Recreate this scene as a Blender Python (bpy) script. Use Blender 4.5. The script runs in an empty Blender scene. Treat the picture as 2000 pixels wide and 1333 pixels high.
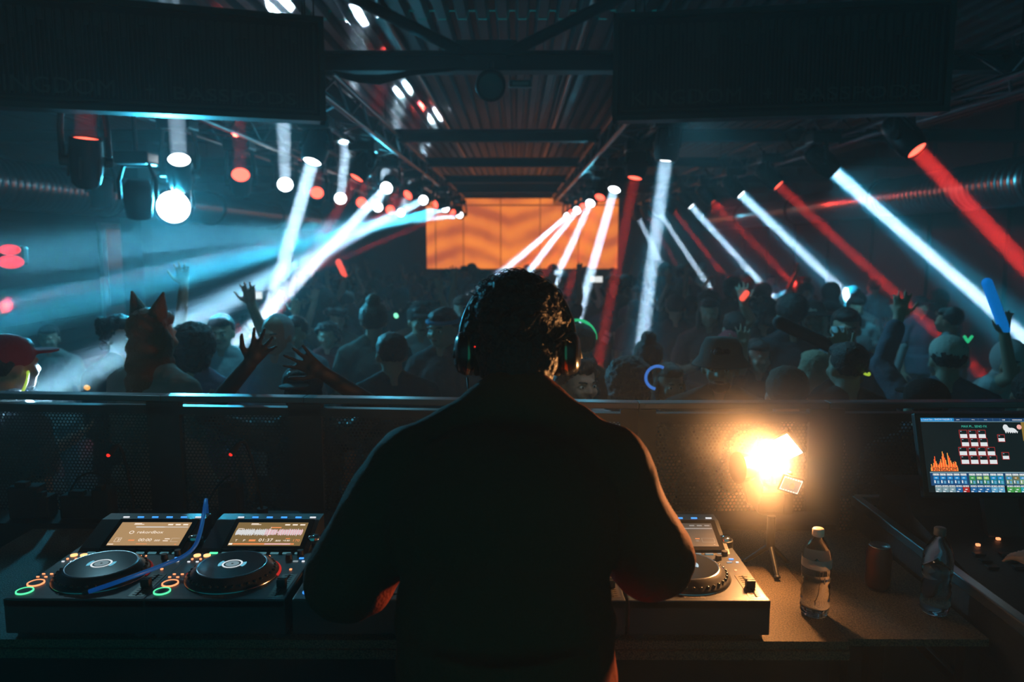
import bpy, bmesh, math, random
from mathutils import Vector, Matrix, Euler, noise
R = math.radians
S = bpy.context.scene
COL = S.collection
random.seed(7)

# ------------------------------------------------------------ camera, world, exposure
cd = bpy.data.cameras.new('camera')
cam = bpy.data.objects.new('camera', cd)
COL.objects.link(cam)
S.camera = cam
cd.sensor_width = 36.0
cd.lens = 27.0
cd.clip_start = 0.05
cam.location = (0, 0, 1.82)
cam.rotation_euler = (R(90 - 7.09), 0, R(0.3))
cd.dof.use_dof = True
cd.dof.focus_distance = 2.15
cd.dof.aperture_fstop = 2.6
CM = Matrix.Translation(cam.location) @ cam.rotation_euler.to_matrix().to_4x4()
S.view_settings.view_transform = 'Standard'
S.view_settings.look = 'None'
S.view_settings.exposure = 0.0
S.view_settings.gamma = 1.0
S.cycles.max_bounces = 6
S.cycles.adaptive_threshold = 0.002
S.cycles.light_sampling_threshold = 0.001
S.cycles.volume_bounces = 0
S.cycles.transparent_max_bounces = 12
S.cycles.sample_clamp_indirect = 4.0
w = bpy.data.worlds.new('world')
S.world = w
w.use_nodes = True
w.node_tree.nodes['Background'].inputs[0].default_value = (0.0, 0.12, 0.135, 1)
w.node_tree.nodes['Background'].inputs[1].default_value = 1.0


def ray(px, py):
    d = Vector(((px - 1000) / 1500, -(py - 666.5) / 1500, -1))
    return (CM.to_3x3() @ d)


def P(px, py, y):
    d = ray(px, py)
    return cam.location + d * (y / d.y)


def PZ(px, py, z):
    d = ray(px, py)
    return cam.location + d * ((z - cam.location.z) / d.z)


# ------------------------------------------------------------ materials
MATS = {}


def mat(name, col=(.5, .5, .5), rough=.6, metal=0., emit=None, es=1., spec=.5, bump=None, noise_col=None, sheen=0., trans=0., ior=1.45, alpha=1.):
    if name in MATS:
        return MATS[name]
    m = bpy.data.materials.new(name)
    m.use_nodes = True
    nt = m.node_tree
    b = nt.nodes['Principled BSDF']
    b.inputs['Base Color'].default_value = (*col, 1)
    b.inputs['Roughness'].default_value = rough
    b.inputs['Metallic'].default_value = metal
    b.inputs['Specular IOR Level'].default_value = spec
    b.inputs['IOR'].default_value = ior
    b.inputs['Transmission Weight'].default_value = trans
    b.inputs['Sheen Weight'].default_value = sheen
    b.inputs['Alpha'].default_value = alpha
    if emit:
        b.inputs['Emission Color'].default_value = (*emit, 1)
        b.inputs['Emission Strength'].default_value = es
    if bump or noise_col:
        tc = nt.nodes.new('ShaderNodeTexCoord')
        n = nt.nodes.new('ShaderNodeTexNoise')
        n.inputs['Scale'].default_value = (bump or noise_col)[0]
        n.inputs['Detail'].default_value = 4
        nt.links.new(tc.outputs['Object'], n.inputs['Vector'])
        if bump:
            bp = nt.nodes.new('ShaderNodeBump')
            bp.inputs['Strength'].default_value = bump[1]
            bp.inputs['Distance'].default_value = .01
            nt.links.new(n.outputs[0], bp.inputs['Height'])
            nt.links.new(bp.outputs[0], b.inputs['Normal'])
        if noise_col:
            cr = nt.nodes.new('ShaderNodeValToRGB')
            cr.color_ramp.elements[0].position = .35
            cr.color_ramp.elements[1].position = .65
            cr.color_ramp.elements[0].color = (*col, 1)
            cr.color_ramp.elements[1].color = (*noise_col[1], 1)
            nt.links.new(n.outputs[0], cr.inputs[0])
            nt.links.new(cr.outputs[0], b.inputs['Base Color'])
    MATS[name] = m
    return m


def cloth(c, sheen=.0):
    k = 'cloth_%02d_%02d_%02d' % tuple(int(v * 99) for v in c)
    return mat(k, c, .9, spec=.2, bump=(60, .3), sheen=sheen)


black = mat('black_plastic', (.012, .013, .014), .45, bump=(200, .05))
matt = mat('matt_black', (.01, .011, .012), .85, spec=.2)
dark_metal = mat('dark_metal', (.03, .032, .035), .4, .6)
alu = mat('aluminium', (.35, .37, .38), .32, 1.)
chrome = mat('chrome', (.8, .8, .8), .08, 1.)
truss_m = mat('truss_metal', (.16, .17, .18), .35, 1.)
skin = mat('skin', (.42, .24, .17), .55, bump=(80, .05))
skin_d = mat('skin_dark', (.16, .08, .05), .55, bump=(80, .05))
hair_b = mat('hair_black', (.008, .007, .007), .5, bump=(120, .8))
hair_br = mat('hair_brown', (.05, .022, .01), .5, bump=(120, .8))


def emat(name, c, s):
    return mat(name, (.0, .0, .0), .6, emit=c, es=s)


# ------------------------------------------------------------ mesh building
class MB:
    def __init__(s):
        s.v = []; s.f = []; s.m = []; s.sm = []

    def add(s, vs, fs, mi=0, smooth=False, M=None):
        o = len(s.v)
        s.v += [tuple(M @ Vector(v)) if M is not None else tuple(v) for v in vs]
        s.f += [tuple(i + o for i in f) for f in fs]
        s.m += [mi] * len(fs); s.sm += [smooth] * len(fs)
        return s

    def box(s, c, d, mi=0, M=None, b=0.):
        x, y, z = [k / 2 for k in d]
        cx, cy, cz = c
        if b <= 0 or b * 2.2 > min(d):
            vs = [(cx + i * x, cy + j * y, cz + k * z) for i in (-1, 1) for j in (-1, 1) for k in (-1, 1)]
            fs = [(0, 1, 3, 2), (4, 6, 7, 5), (0, 4, 5, 1), (2, 3, 7, 6), (0, 2, 6, 4), (1, 5, 7, 3)]
            return s.add(vs, fs, mi, False, M)
        bm = bmesh.new()
        bmesh.ops.create_cube(bm, size=1, matrix=Matrix.Translation(c) @ Matrix.Diagonal((d[0], d[1], d[2], 1)))
        bmesh.ops.bevel(bm, geom=bm.edges[:], offset=b, segments=2, affect='EDGES', profile=.6)
        bm.verts.index_update()
        s.add([v.co[:] for v in bm.verts], [[v.index for v in f.verts] for f in bm.faces], mi, False, M)
        bm.free()
        return s

    def cyl(s, a, b, r1, r2=None, n=16, mi=0, caps=True, smooth=True, M=None):
        r2 = r1 if r2 is None else r2
        a = Vector(a); b = Vector(b)
        d = (b - a).normalized()
        q = d.to_track_quat('Z', 'Y')
        vs = []; fs = []
        for k, (c, r) in enumerate(((a, r1), (b, r2))):
            for i in range(n):
                t = 2 * math.pi * i / n
                vs.append(c + q @ Vector((r * math.cos(t), r * math.sin(t), 0)))
        for i in range(n):
            fs.append((i, (i + 1) % n, n + (i + 1) % n, n + i))
        s.add(vs, fs, mi, smooth, M)
        if caps:
            s.add(vs[:n], [tuple(range(n))[::-1]], mi, False, M)
            s.add(vs[n:], [tuple(range(n))], mi, False, M)
        return s

    def lathe(s, prof, n=32, M=None, mi=0, smooth=True, mis=None):
        vs = []; N = len(prof)
        for r, z in prof:
            for i in range(n):
                t = 2 * math.pi * i / n
                vs.append((r * math.cos(t), r * math.sin(t), z))
        for k in range(N - 1):
            fs = [(k * n + i, k * n + (i + 1) % n, (k + 1) * n + (i + 1) % n, (k + 1) * n + i) for i in range(n)]
            s_m = mis[k] if mis else mi
            if k == 0:
                s.add(vs, fs, s_m, smooth, M); o = len(s.v) - len(vs)
            else:
                s.f += [tuple(i + o for i in f) for f in fs]; s.m += [s_m] * n; s.sm += [smooth] * n
        return s

    def ell(s, c, r, rot=None, n=16, m=10, mi=0, M=None):
        vs = [(0, 0, 1)]
        for j in range(1, m):
            p = math.pi * j / m
            for i in range(n):
                t = 2 * math.pi * i / n
                vs.append((math.sin(p) * math.cos(t), math.sin(p) * math.sin(t), math.cos(p)))
        vs.append((0, 0, -1))
        fs = [(0, 1 + i, 1 + (i + 1) % n) for i in range(n)]
        for j in range(m - 2):
            o = 1 + j * n
            fs += [(o + i, o + n + i, o + n + (i + 1) % n, o + (i + 1) % n) for i in range(n)]
        o = 1 + (m - 2) * n
        fs += [(o + i, o + n, o + (i + 1) % n) for i in range(n)]
        q = rot.to_matrix() if rot is not None else Matrix.Identity(3)
        vs = [Vector(c) + q @ Vector((v[0] * r[0], v[1] * r[1], v[2] * r[2])) for v in vs]
        return s.add(vs, fs, mi, True, M)

    def cap(s, a, b, r1, r2=None, n=14):
        r2 = r1 if r2 is None else r2
        a = Vector(a); b = Vector(b)
        if (b - a).length > 1e-5:
            s.cyl(a, b, r1, r2, n)
        s.ell(a, (r1,) * 3, n=n, m=8)
        s.ell(b, (r2,) * 3, n=n, m=8)
        return s

    def tube(s, pts, r, n=8, mi=0, M=None, closed=False):
        pts = [Vector(p) for p in pts]
        N = len(pts)
        vs = []; fs = []
        up = Vector((0, 0, 1))
        for k, p in enumerate(pts):
            if closed:
                d = (pts[(k + 1) % N] - pts[k - 1]).normalized()
            else:
                d = (pts[min(k + 1, N - 1)] - pts[max(k - 1, 0)]).normalized()
            u = up - d * up.dot(d)
            if u.length < .05:
                u = Vector((1, 0, 0)) - d * d.x
            u.normalize(); up = u
            v = d.cross(u)
            rr = r[k] if isinstance(r, (list, tuple)) else r
            for i in range(n):
                t = 2 * math.pi * i / n
                vs.append(p + u * rr * math.cos(t) + v * rr * math.sin(t))
        for k in range(N if closed else N - 1):
            k2 = (k + 1) % N
            fs += [(k * n + i, k2 * n + i, k2 * n + (i + 1) % n, k * n + (i + 1) % n) for i in range(n)]
        if not closed:
            fs += [tuple(range(n)), tuple(range((N - 1) * n, N * n))[::-1]]
        return s.add(vs, fs, mi, True, M)

    def poly(s, pts, ext, mi=0, M=None):
        """flat outline pts (x,y) in XY, thickened along z by ext"""
        n = len(pts)
        vs = [(x, y, 0) for x, y in pts] + [(x, y, ext) for x, y in pts]
        fs = [tuple(range(n))[::-1], tuple(range(n, 2 * n))] + [(i, (i + 1) % n, n + (i + 1) % n, n + i) for i in range(n)]
        return s.add(vs, fs, mi, False, M)

    def mesh(s, name, mats):
        me = bpy.data.meshes.new(name)
        me.from_pydata(s.v, [], s.f)
        for m in (mats if isinstance(mats, (list, tuple)) else [mats]):
            me.materials.append(m)
        me.polygons.foreach_set('material_index', s.m)
        me.polygons.foreach_set('use_smooth', s.sm)
        me.update()
        return me

    def build(s, name, mats, parent=None, **kw):
        return link(name, s.mesh(name, mats), parent, **kw)


def link(name, me, parent=None, label=None, cat=None, group=None, kind=None, loc=None, rot=None):
    o = bpy.data.objects.new(name, me)
    COL.objects.link(o)
    if parent is not None:
        o.parent = parent
    if loc is not None:
        o.location = loc
    if rot is not None:
        o.rotation_euler = rot
    tag(o, label, cat, group, kind)
    return o


def tag(o, label=None, cat=None, group=None, kind=None):
    if label: o['label'] = label
    if cat: o['category'] = cat
    if group: o['group'] = group
    if kind: o['kind'] = kind
    return o


def empty(name, loc, label=None, cat=None, group=None, rot=(0, 0, 0)):
    o = bpy.data.objects.new(name, None)
    COL.objects.link(o)
    o.empty_display_size = .1
    o.location = loc
    o.rotation_euler = rot
    return tag(o, label, cat, group)


TMP = bpy.data.scenes.new('workbench')


def baked(o):
    """the finished mesh of o, read in a scene of its own"""
    TMP.collection.objects.link(o)
    with bpy.context.temp_override(scene=TMP, view_layer=TMP.view_layers[0]):
        dg = bpy.context.evaluated_depsgraph_get()
    me = bpy.data.meshes.new_from_object(o.evaluated_get(dg))
    TMP.collection.objects.unlink(o)
    return me


def text(s, size, m, parent=None, loc=(0, 0, 0), rot=(0, 0, 0), name='screen_text', ext=0., sx=1., align='LEFT', fit=None):
    cu = bpy.data.curves.new(name, 'FONT')
    cu.body = s; cu.size = size; cu.extrude = ext; cu.align_x = align
    cu.resolution_u = 3
    cu.materials.append(m)
    tmp = bpy.data.objects.new('tmp', cu)
    me = baked(tmp); me.name = name
    bpy.data.objects.remove(tmp); bpy.data.curves.remove(cu)
    if not me.materials: me.materials.append(m)
    if fit:
        w_ = max(v.co.x for v in me.vertices)
        for v in me.vertices: v.co.x *= fit / w_
    return link(name, me, parent, loc=loc, rot=rot)


def fuse(mb, name, m, voxel=.01, smooth=4, disp=None):
    """one continuous surface from overlapping shapes"""
    me = mb.mesh(name, m)
    o = bpy.data.objects.new('tmp', me)
    r = o.modifiers.new('r', 'REMESH'); r.mode = 'VOXEL'; r.voxel_size = voxel; r.use_smooth_shade = True
    if smooth:
        q = o.modifiers.new('s', 'SMOOTH'); q.iterations = smooth; q.factor = .5
    me2 = baked(o)
    me2.name = name
    bpy.data.objects.remove(o)
    bpy.data.meshes.remove(me)
    if not me2.materials:
        me2.materials.append(m)
    if disp:
        sc, am = disp
        co = [v.co.copy() for v in me2.vertices]
        no = [v.normal.copy() for v in me2.vertices]
        out = []
        for c, n in zip(co, no):
            out += list(c + n * (am * (noise.noise(c * sc) + .6 * noise.noise(c * sc * 2.3))))
        me2.vertices.foreach_set('co', out)
    me2.polygons.foreach_set('use_smooth', [True] * len(me2.polygons))
    me2.update()
    return me2

# ------------------------------------------------------------ haze and stage lights
HZ = MB().box((0, 10.0, 1.65), (12.7, 21.9, 4.4))
hm = bpy.data.materials.new('thin_haze'); hm.use_nodes = True
nt = hm.node_tree; nt.nodes.clear()
vs = nt.nodes.new('ShaderNodeVolumeScatter')
vs.inputs['Density'].default_value = .022
vs.inputs['Color'].default_value = (.82, .96, 1, 1)
vs.inputs['Anisotropy'].default_value = 0.0
ou = nt.nodes.new('ShaderNodeOutputMaterial')
nt.links.new(vs.outputs[0], ou.inputs['Volume'])
HZ.build('stage_haze', hm, label='thin teal stage haze filling the whole hall', cat='haze', kind='stuff')

WHITE = (.60, .80, 1.0)
RED = (1.0, .03, .02)
TEAL = (.02, .46, .75)


def area(parent_loc, d, size, spread, energy, col, parent=None, name='beam_light'):
    L = bpy.data.lights.new(name, 'AREA')
    L.shape = 'DISK'; L.size = size; L.spread = R(spread); L.energy = energy; L.color = col
    o = bpy.data.objects.new(name, L)
    COL.objects.link(o)
    o.location = parent_loc
    o.rotation_euler = d.to_track_quat('-Z', 'Y').to_euler()
    return o


def spot(loc, d, ang, energy, col, rad=.05, name='added_fill', blend=1.):
    L = bpy.data.lights.new(name, 'SPOT')
    L.spot_size = R(ang); L.spot_blend = blend; L.energy = energy; L.color = col; L.shadow_soft_size = rad
    o = bpy.data.objects.new(name, L)
    COL.objects.link(o)
    o.location = loc
    o.rotation_euler = Vector(d).to_track_quat('-Z', 'Y').to_euler()
    return o


lens_w = emat('lens_white', (.85, .95, 1.0), 9)
lens_r = emat('lens_red', (1., .10, .06), 4)
head_m = mat('fixture_black', (.015, .016, .018), .4, bump=(150, .05))
ORD = ['nearest', 'second', 'third', 'fourth', 'fifth', 'sixth', 'seventh', 'eighth', 'ninth', 'tenth', 'eleventh']


def fixture(L, tgt, c, label, group, pw=1., halo=1., up=False, r=.072, fill=0., spread=1.3, tint=None, lift=1., hang=2.86):
    """a hanging moving head: base, yoke, head, lens; lens centre at L aimed at tgt"""
    pw *= lift
    d = (Vector(tgt) - L).normalized()
    piv = L - d * .14
    ctop = Vector((piv.x, piv.y, hang - .05 if not up else hang - .05))
    t = empty('moving_head_light', (piv.x, piv.y, hang), label, 'stage light', group)
    M = Matrix.Translation(-t.location)
    b = MB().box((piv.x, piv.y, hang - .06), (.26, .22, .10), b=.015, M=M)
    b.cyl((piv.x - .08, piv.y, hang - .02), (piv.x - .08, piv.y, hang + .03), .015, n=8, M=M)
    b.cyl((piv.x + .08, piv.y, hang - .02), (piv.x + .08, piv.y, hang + .03), .015, n=8, M=M)
    b.build('base', head_m, t)
    a = Vector((0, 0, 1)).cross(d)
    if a.length < .1: a = Vector((1, 0, 0))
    a.normalize()
    y = MB()
    wd = .135
    topz = hang - .10
    pts = []
    for s in (-1, 1):
        e = piv + a * wd * s
        y.tube([e, (e.x, e.y, (e.z + topz) / 2), (e.x - a.x * .02 * s, e.y - a.y * .02 * s, topz - .01), (piv.x + a.x * .05 * s, piv.y + a.y * .05 * s, topz)], .02, 8, M=M)
        y.cyl(e - a * s * .03, e + a * s * .015, .035, n=14, M=M)
    y.box((piv.x, piv.y, topz + .005), (.14, .12, .03), M=M)
    y.build('yoke', head_m, t)
    Mh = M @ Matrix.Translation(L) @ d.to_track_quat('Z', 'Y').to_matrix().to_4x4()
    h = MB().lathe([(0, -.31), (.06, -.31), (.085, -.28), (.10, -.20), (.105, -.10), (.10, -.03), (r + .014, 0), (r + .012, .012), (r, .012), (r, -.006), (0, -.006)], 24, M=Mh)
    for k in range(6):
        an = k * math.pi / 3
        h.box((.102 * math.cos(an), .102 * math.sin(an), -.17), (.012, .012, .14), M=Mh)
    h.build('head', head_m, t)
    MB().lathe([(0, .006), (r * .6, .004), (r, -.002)], 24, M=Mh).build('lens', lens_w if c == 'w' else lens_r, t)
    lo = L + d * .016
    if c == 'w':
        area(lo, d, r * 1.5, spread, 64 * pw, tint or WHITE)
        if halo: area(lo, d, r * 2, 13, 16 * pw * halo, TEAL, name='halo_light')  # second, wider light added to imitate bloom around the beam
    else:
        area(lo, d, r * 1.5, spread, 20 * pw, RED)
        if halo: area(lo, d, r * 2, 10, 2.4 * pw * halo, RED, name='halo_light')
    if fill:
        spot(lo, d, 150, fill, (.06, .55, .8) if c == 'w' else (1, .05, .03))  # added wide fill brightening haze and crowd, beyond the lamp's own beam
    return t


# right outer truss -------------------------------------------------
RO = [((1790, 293), 5.6, 'r', (1995, 512), 1.6), ((1628, 335), 7.24, 'w', (1990, 650), 1.5), ((1520, 362), 8.9, 'r', (1830, 650), .8),
      ((1447, 380), 10.5, 'w', (1800, 715), 1.1), ((1392, 394), 12.2, 'r', (1627, 634), .7), ((1350, 403), 13.7, 'w', (1525, 597), 1.0),
      ((1316, 411), 15.2, 'r', (1450, 585), .55), ((1289, 418), 16.9, 'w', (1405, 590), .85), ((1268, 425), 18.2, 'r', (1345, 560), .3), ((1248, 428), 19.4, 'w', (1315, 560), .8)]
for i, (p, y, c, t, pw) in enumerate(RO):
    ye = y * [0.9, 0.97, 0.9, 0.9, 0.95, 0.95, 1, 1, 1, 1][i]
    fixture(P(*p, y), P(*t, ye), c, '%s moving head on the right wall truss, throwing a %s beam' % (ORD[i], 'white' if c == 'w' else 'red'),
            'moving heads on the right wall truss', pw, fill=(140 if i in (1, 4, 7) else 0), halo=(1., 2.2, .8, 2., .5, 1.2, 0, 0, 0, 0)[i])
# right inner truss -------------------------------------------------
RI = [((1300, 313), 6.3, 'w', (1250, 695), .75), ((1240, 347), 7.8, 'r', (1172, 690), .5), ((1200, 370), 9.3, 'w', (1125, 635), 1.0), ((1172, 385), 10.8, 'r', (1098, 600), .4),
      ((1153, 397), 12.3, 'w', (1072, 575), .9), ((1140, 404), 13.6, 'r', (1050, 560), .35), ((1127, 411), 14.9, 'w', (1020, 548), .85), ((1117, 416), 16.2, 'r', (1005, 540), .3), ((1108, 422), 17.6, 'w', (975, 537), .85)]
for i, (p, y, c, t, pw) in enumerate(RI):
    ye = y * [1.0, 0.95, 0.9, 0.9, 0.85, 0.85, 0.8, 0.8, 0.75][i]
    fixture(P(*p, y), P(*t, ye), c, '%s moving head on the right centre truss, %s beam slanting down' % (ORD[i], 'white' if c == 'w' else 'red'),
            'moving heads on the right centre truss', pw, fill=(90 if i in (4,) else 0), halo=1. if i < 1 else 0)
# left inner truss --------------------------------------------------
LI = [((610, 315), 6.3, 'w', (511, 663), 1.15), ((697, 347), 7.8, 'r', (610, 495), .45), ((755, 367), 9.3, 'w', (422, 716), .8), ((797, 381), 10.8, 'r', (735, 430), .4),
      ((827, 391), 12.3, 'w', (333, 643), .6), ((851, 400), 13.6, 'r', (800, 412), .3), ((870, 407), 14.9, 'w', (300, 544), .75), ((884, 414), 16.2, 'r', (860, 424), .2), ((898, 420), 17.6, 'w', (460, 455), .6)]
for i, (p, y, c, t, pw) in enumerate(LI):
    ye = y * [.9, .96, .55, .95, .35, .97, .3, .97, .3][i]
    fixture(P(*p, y), P(*t, ye), c, '%s moving head on the left centre truss, %s beam slanting down' % (ORD[i], 'white' if c == 'w' else 'red'),
            'moving heads on the left centre truss', pw, fill=(70 if i in (2,) else 0), halo=.4 if i in (0, 2) else 0, spread=1.0, tint={4: (.35, .72, 1), 6: (.06, .55, .85), 8: (.12, .58, .85)}.get(i))
# left outer truss, aimed up to the roof ------------------------------
LO = [((168, 272), 5.0, 'r', (165, -60), .6), ((350, 313), 6.3, 'w', (330, 0), .9), ((470, 342), 7.6, 'r', (462, 60), .5), ((557, 361), 8.9, 'w', (548, 40), .9),
      ((619, 377), 10.2, 'r', (622, 150), .4), ((665, 388), 11.5, 'w', (700, 80), .8), ((706, 396), 12.8, 'r', (745, 150), .4), ((738, 405), 14.1, 'w', (780, 200), .8), ((762, 410), 15.4, 'r', (822, 218), .5), ((783, 416), 16.7, 'w', (850, 240), .8)]
for i, (p, y, c, t, pw) in enumerate(LO):
    fixture(P(*p, y), PZ(*t, 3.45), c, '%s moving head on the left wall truss, %s beam pointing up at the roof' % (ORD[i], 'white' if c == 'w' else 'red'),
            'moving heads on the left wall truss', pw, r=.085, up=True, hang=2.86, halo=0, lift=.35)
# the strong lamp facing the stage on the left, and a dark head beside it
fl = P(338, 405, 6.6)
t = empty('blinder_light', fl, 'round blinding white lamp glaring towards the stage from the left truss', 'stage light')
df = (Vector((-1.2, 1.0, 1.5)) - fl).normalized()
Mh = df.to_track_quat('Z', 'Y').to_matrix().to_4x4()
MB().lathe([(0, -.24), (.1, -.24), (.15, -.14), (.16, 0), (.14, 0), (.13, -.03), (0, -.04)], 28, M=Mh).build('housing', head_m, t)
MB().lathe([(0, -.005), (.08, -.01), (.135, -.025)], 28, M=Mh).build('lens', emat('lens_blinder', (.85, .95, 1), 25), t)
MB().tube([(-.17, 0, 0), (-.17, 0, .25), (0, 0, .3), (.17, 0, .25), (.17, 0, 0)], .015).cyl((0, 0, .3), (0, 0, 3.53 - fl.z), .02, n=8).build('bracket', head_m, t)
spot(fl + df * .03, df, 165, 620, (.03, .50, .80), .1, 'blinder_glow')
area(fl + df * .03, Vector((-.5, -.6, -.28)), .26, 30, 6, (.1, .6, .9), name='blinder_beam')

spot((-2.77, 4.9, 2.75), (.35, -.75, -.42), 70, 16, (.35, .8, 1), .06, 'added_booth_fill')  # added fill to bring out the decks, not one of the hall's lamps
spot((-1.45, 5.0, 2.72), (-.15, -.35, -1), 120, 45, (.10, .6, .85), .06, 'added_crowd_fill')  # added fill brightening the crowd at the barrier, left side
spot((1.08, 5.0, 2.72), (.35, -.3, -1), 120, 70, (.12, .6, .85), .06, 'added_crowd_fill')  # added fill brightening the crowd at the barrier, right side
spot((.75, 2.0, 3.3), (-.36, 1.35, -2.05), 11, 55, (.6, .85, 1), .05, 'added_face_fill')  # unseen spot added to brighten a single face in the crowd


def added_can(loc, d, top, lab):
    """an added black lamp body dressing each added wash light"""
    d = Vector(d).normalized()
    t = empty('added_can', loc, lab, 'stage light')  # made-up fixture, put in to house an added light
    Mp = d.to_track_quat('Z', 'Y').to_matrix().to_4x4()
    MB().lathe([(0, -.20), (.045, -.20), (.062, -.15), (.066, -.02), (.060, -.02), (.056, -.05), (0, -.06)], 20, M=Mp).build('can', head_m, t)
    c = -d * .12
    MB().tube([c + Vector((-.08, 0, 0)), c + Vector((-.08, 0, .10)), c + Vector((.08, 0, .10)), c + Vector((.08, 0, 0))], .008, 6).cyl(c + Vector((0, 0, .10)), c + Vector((0, 0, top - loc[2] - c.z)), .01, n=8).build('bracket', head_m, t)


added_can((-2.77, 4.9, 2.75), (.35, -.75, -.42), 2.86, 'added black can lamp on the left wall truss, extra light for the decks')
added_can((-1.45, 5.0, 2.72), (-.15, -.35, -1), 2.86, 'added black can lamp under the near end of the left centre truss')
added_can((1.08, 5.0, 2.72), (.35, -.3, -1), 2.86, 'added black can lamp under the near end of the right centre truss')
added_can((.75, 2.0, 3.3), (-.36, 1.35, -2.05), 3.52, 'added black can lamp out of view above the booth, lighting one face')

# ------------------------------------------------------------ the hall
floor_m = mat('floor_concrete', (.035, .036, .038), .5, noise_col=(3, (.05, .05, .052)), bump=(30, .1))
wall_m = mat('wall_paint', (.02, .025, .03), .8, noise_col=(1.2, (.03, .035, .04)))
stage_m = mat('stage_floor', (.015, .015, .016), .7, bump=(40, .2))
FZ = -.38
MB().box((0, 12.7, FZ - .05), (12.4, 20, .1)).build('floor', floor_m, kind='structure')
MB().box((0, .55, -.04), (12.4, 4.5, .08)).build('stage_floor', stage_m, kind='structure')
MB().box((0, 2.79, -.19), (12.4, .03, .38)).build('trim_stage', matt, kind='structure')
MB().box((0, 20.75, 1.6), (12.4, .1, 4.0)).build('wall_back', wall_m, kind='structure')
plk = MB()
for k in range(26):
    plk.box((-6.0, 10, -.3 + k * .155), (.05, 21.6, .135))
plk.box((-6.06, 10, 1.6), (.06, 21.6, 4.0))
plk.build('wall_left', wall_m, kind='structure')
plk = MB().box((6.05, 10, 1.6), (.08, 21.6, 4.0))
for k in range(12):
    plk.box((5.99, .5 + k * 1.8, 1.6), (.05, .06, 4.0))
plk.build('wall_right', wall_m, kind='structure')
# corrugated steel roof deck, ribs running away from the stage
deck_m = mat('roof_deck_steel', (.13, .155, .17), .5, .7, noise_col=(.8, (.10, .12, .13)))
pts = []
x = -6.05; pitch = .15
while x < 6.1:
    pts += [(x, 3.56), (x + .045, 3.56), (x + .065, 3.5), (x + .13, 3.5)]
    x += pitch
dk = MB()
n = len(pts)
ys = [-.8, 3, 6, 9, 12, 15, 18, 20.7]
for a in range(len(ys) - 1):
    vs_ = [(p[0], ys[a], p[1] + .004 * (a % 2)) for p in pts] + [(p[0], ys[a + 1], p[1] + .004 * (a % 2)) for p in pts]
    dk.add(vs_, [(i, i + 1, n + i + 1, n + i) for i in range(n - 1)])
dk.build('ceiling', deck_m, kind='structure')

# roof beams across the hall with their bracing
beam_m = mat('roof_beam_steel', (.035, .04, .043), .6, .3)


def roof_beam(y, lab, gus=False):
    t = empty('roof_beam', (0, y, 3.0), lab, 'roof beam', 'steel beams across the roof')
    b = MB().box((0, 0, -.005), (11.9, .14, .02)).box((0, 0, .05), (11.9, .02, .1)).box((0, 0, .105), (11.9, .14, .02))
    b.build('chord', beam_m, t)
    w_ = MB()
    for s in ((-1, 1) if gus else ()):
        w_.cyl((-.2 + s * .12, 0, .1), (-.2 + s * .95, 0, .5), .04, n=8)
        for k in range(1, 1):
            x0 = -.2 + s * (1.7 * k - .4)
            w_.cyl((x0, 0, .1), (x0 + s * .75, 0, .5), .025, n=8)
            w_.cyl((x0 + s * .75, 0, .5), (x0 + s * 1.5, 0, .1), .025, n=8)
    if gus: w_.build('bracing', beam_m, t)
    if gus:
        MB().poly([(-.34, 0), (.34, 0), (.2, .2), (-.2, .2)], .05, M=Matrix.Translation((-.2, .05, .0)) @ Euler((R(90), 0, 0)).to_matrix().to_4x4()).build('gusset_plate', beam_m, t)
    return t


roof_beam(5.4, 'steel roof beam nearest the stage, carrying the round lamp', True)
roof_beam(8.9, 'steel roof beam second from the stage, crossing above the trusses')
roof_beam(11.7, 'steel roof beam third from the stage, high over the crowd')
roof_beam(14.6, 'steel roof beam fourth from the stage, dim in the haze')
roof_beam(17.4, 'steel roof beam farthest back, nearest the orange screen')
t = empty('ceiling_lamp', (-.17, 5.3, 2.98), 'round dark lamp hanging under the middle of the nearest roof beam', 'ceiling lamp')
Mx = Euler((R(112), 0, 0)).to_matrix().to_4x4()
MB().lathe([(0, -.1), (.08, -.1), (.1, -.05), (.1, .05), (.085, .055), (.08, .03), (0, .03)], 28, M=Matrix.Translation((0, -.02, -.1)) @ Mx).build('housing', dark_metal, t)
MB().lathe([(0, .045), (.05, .042), (.083, .033)], 28, M=Matrix.Translation((0, -.02, -.1)) @ Mx).build('glass', mat('lamp_glass_off', (.06, .11, .12), .25), t)
MB().cyl((0, 0, -.02), (0, 0, .05), .02, n=10).build('mount', dark_metal, t)
t = empty('emergency_light', (.03, 5.5, 2.96), 'small pale box light beside the round ceiling lamp', 'emergency light')
MB().box((0, 0, -.03), (.16, .05, .05), b=.012).build('housing', mat('grey_plastic', (.16, .18, .18), .5), t)
MB().box((0, -.027, -.03), (.11, .006, .02)).build('diffuser', mat('milk_plastic', (.3, .33, .33), .3), t)
c = MB()
for k in range(4):
    p0 = P(650 + 4 * k, 140 + 3 * k, 5.33); p1 = P(740, 148 + 5 * k, 5.33); p2 = P(800, 140 + 2 * k, 5.33); p3 = P(905, 134, 5.33)
    c.tube([p0, (p0 + p1) / 2 + Vector((0, 0, -.012)), p1, (p1 + p2) / 2 + Vector((0, 0, -.004)), p2, p3], .008, 6)
c.build('cable_bundle', matt, label='black cables looped along the nearest roof beam', cat='cable')
for i, (x, lab) in enumerate(((.52, 'thin metal conduit along the roof right of the round lamp'), (-.95, 'thin metal conduit along the roof left of the round lamp'))):
    MB().cyl((x, 4.6, 3.46), (x, 19.5, 3.46), .02, n=10).build('conduit', alu, label=lab, cat='conduit', group='conduits under the roof')


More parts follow.
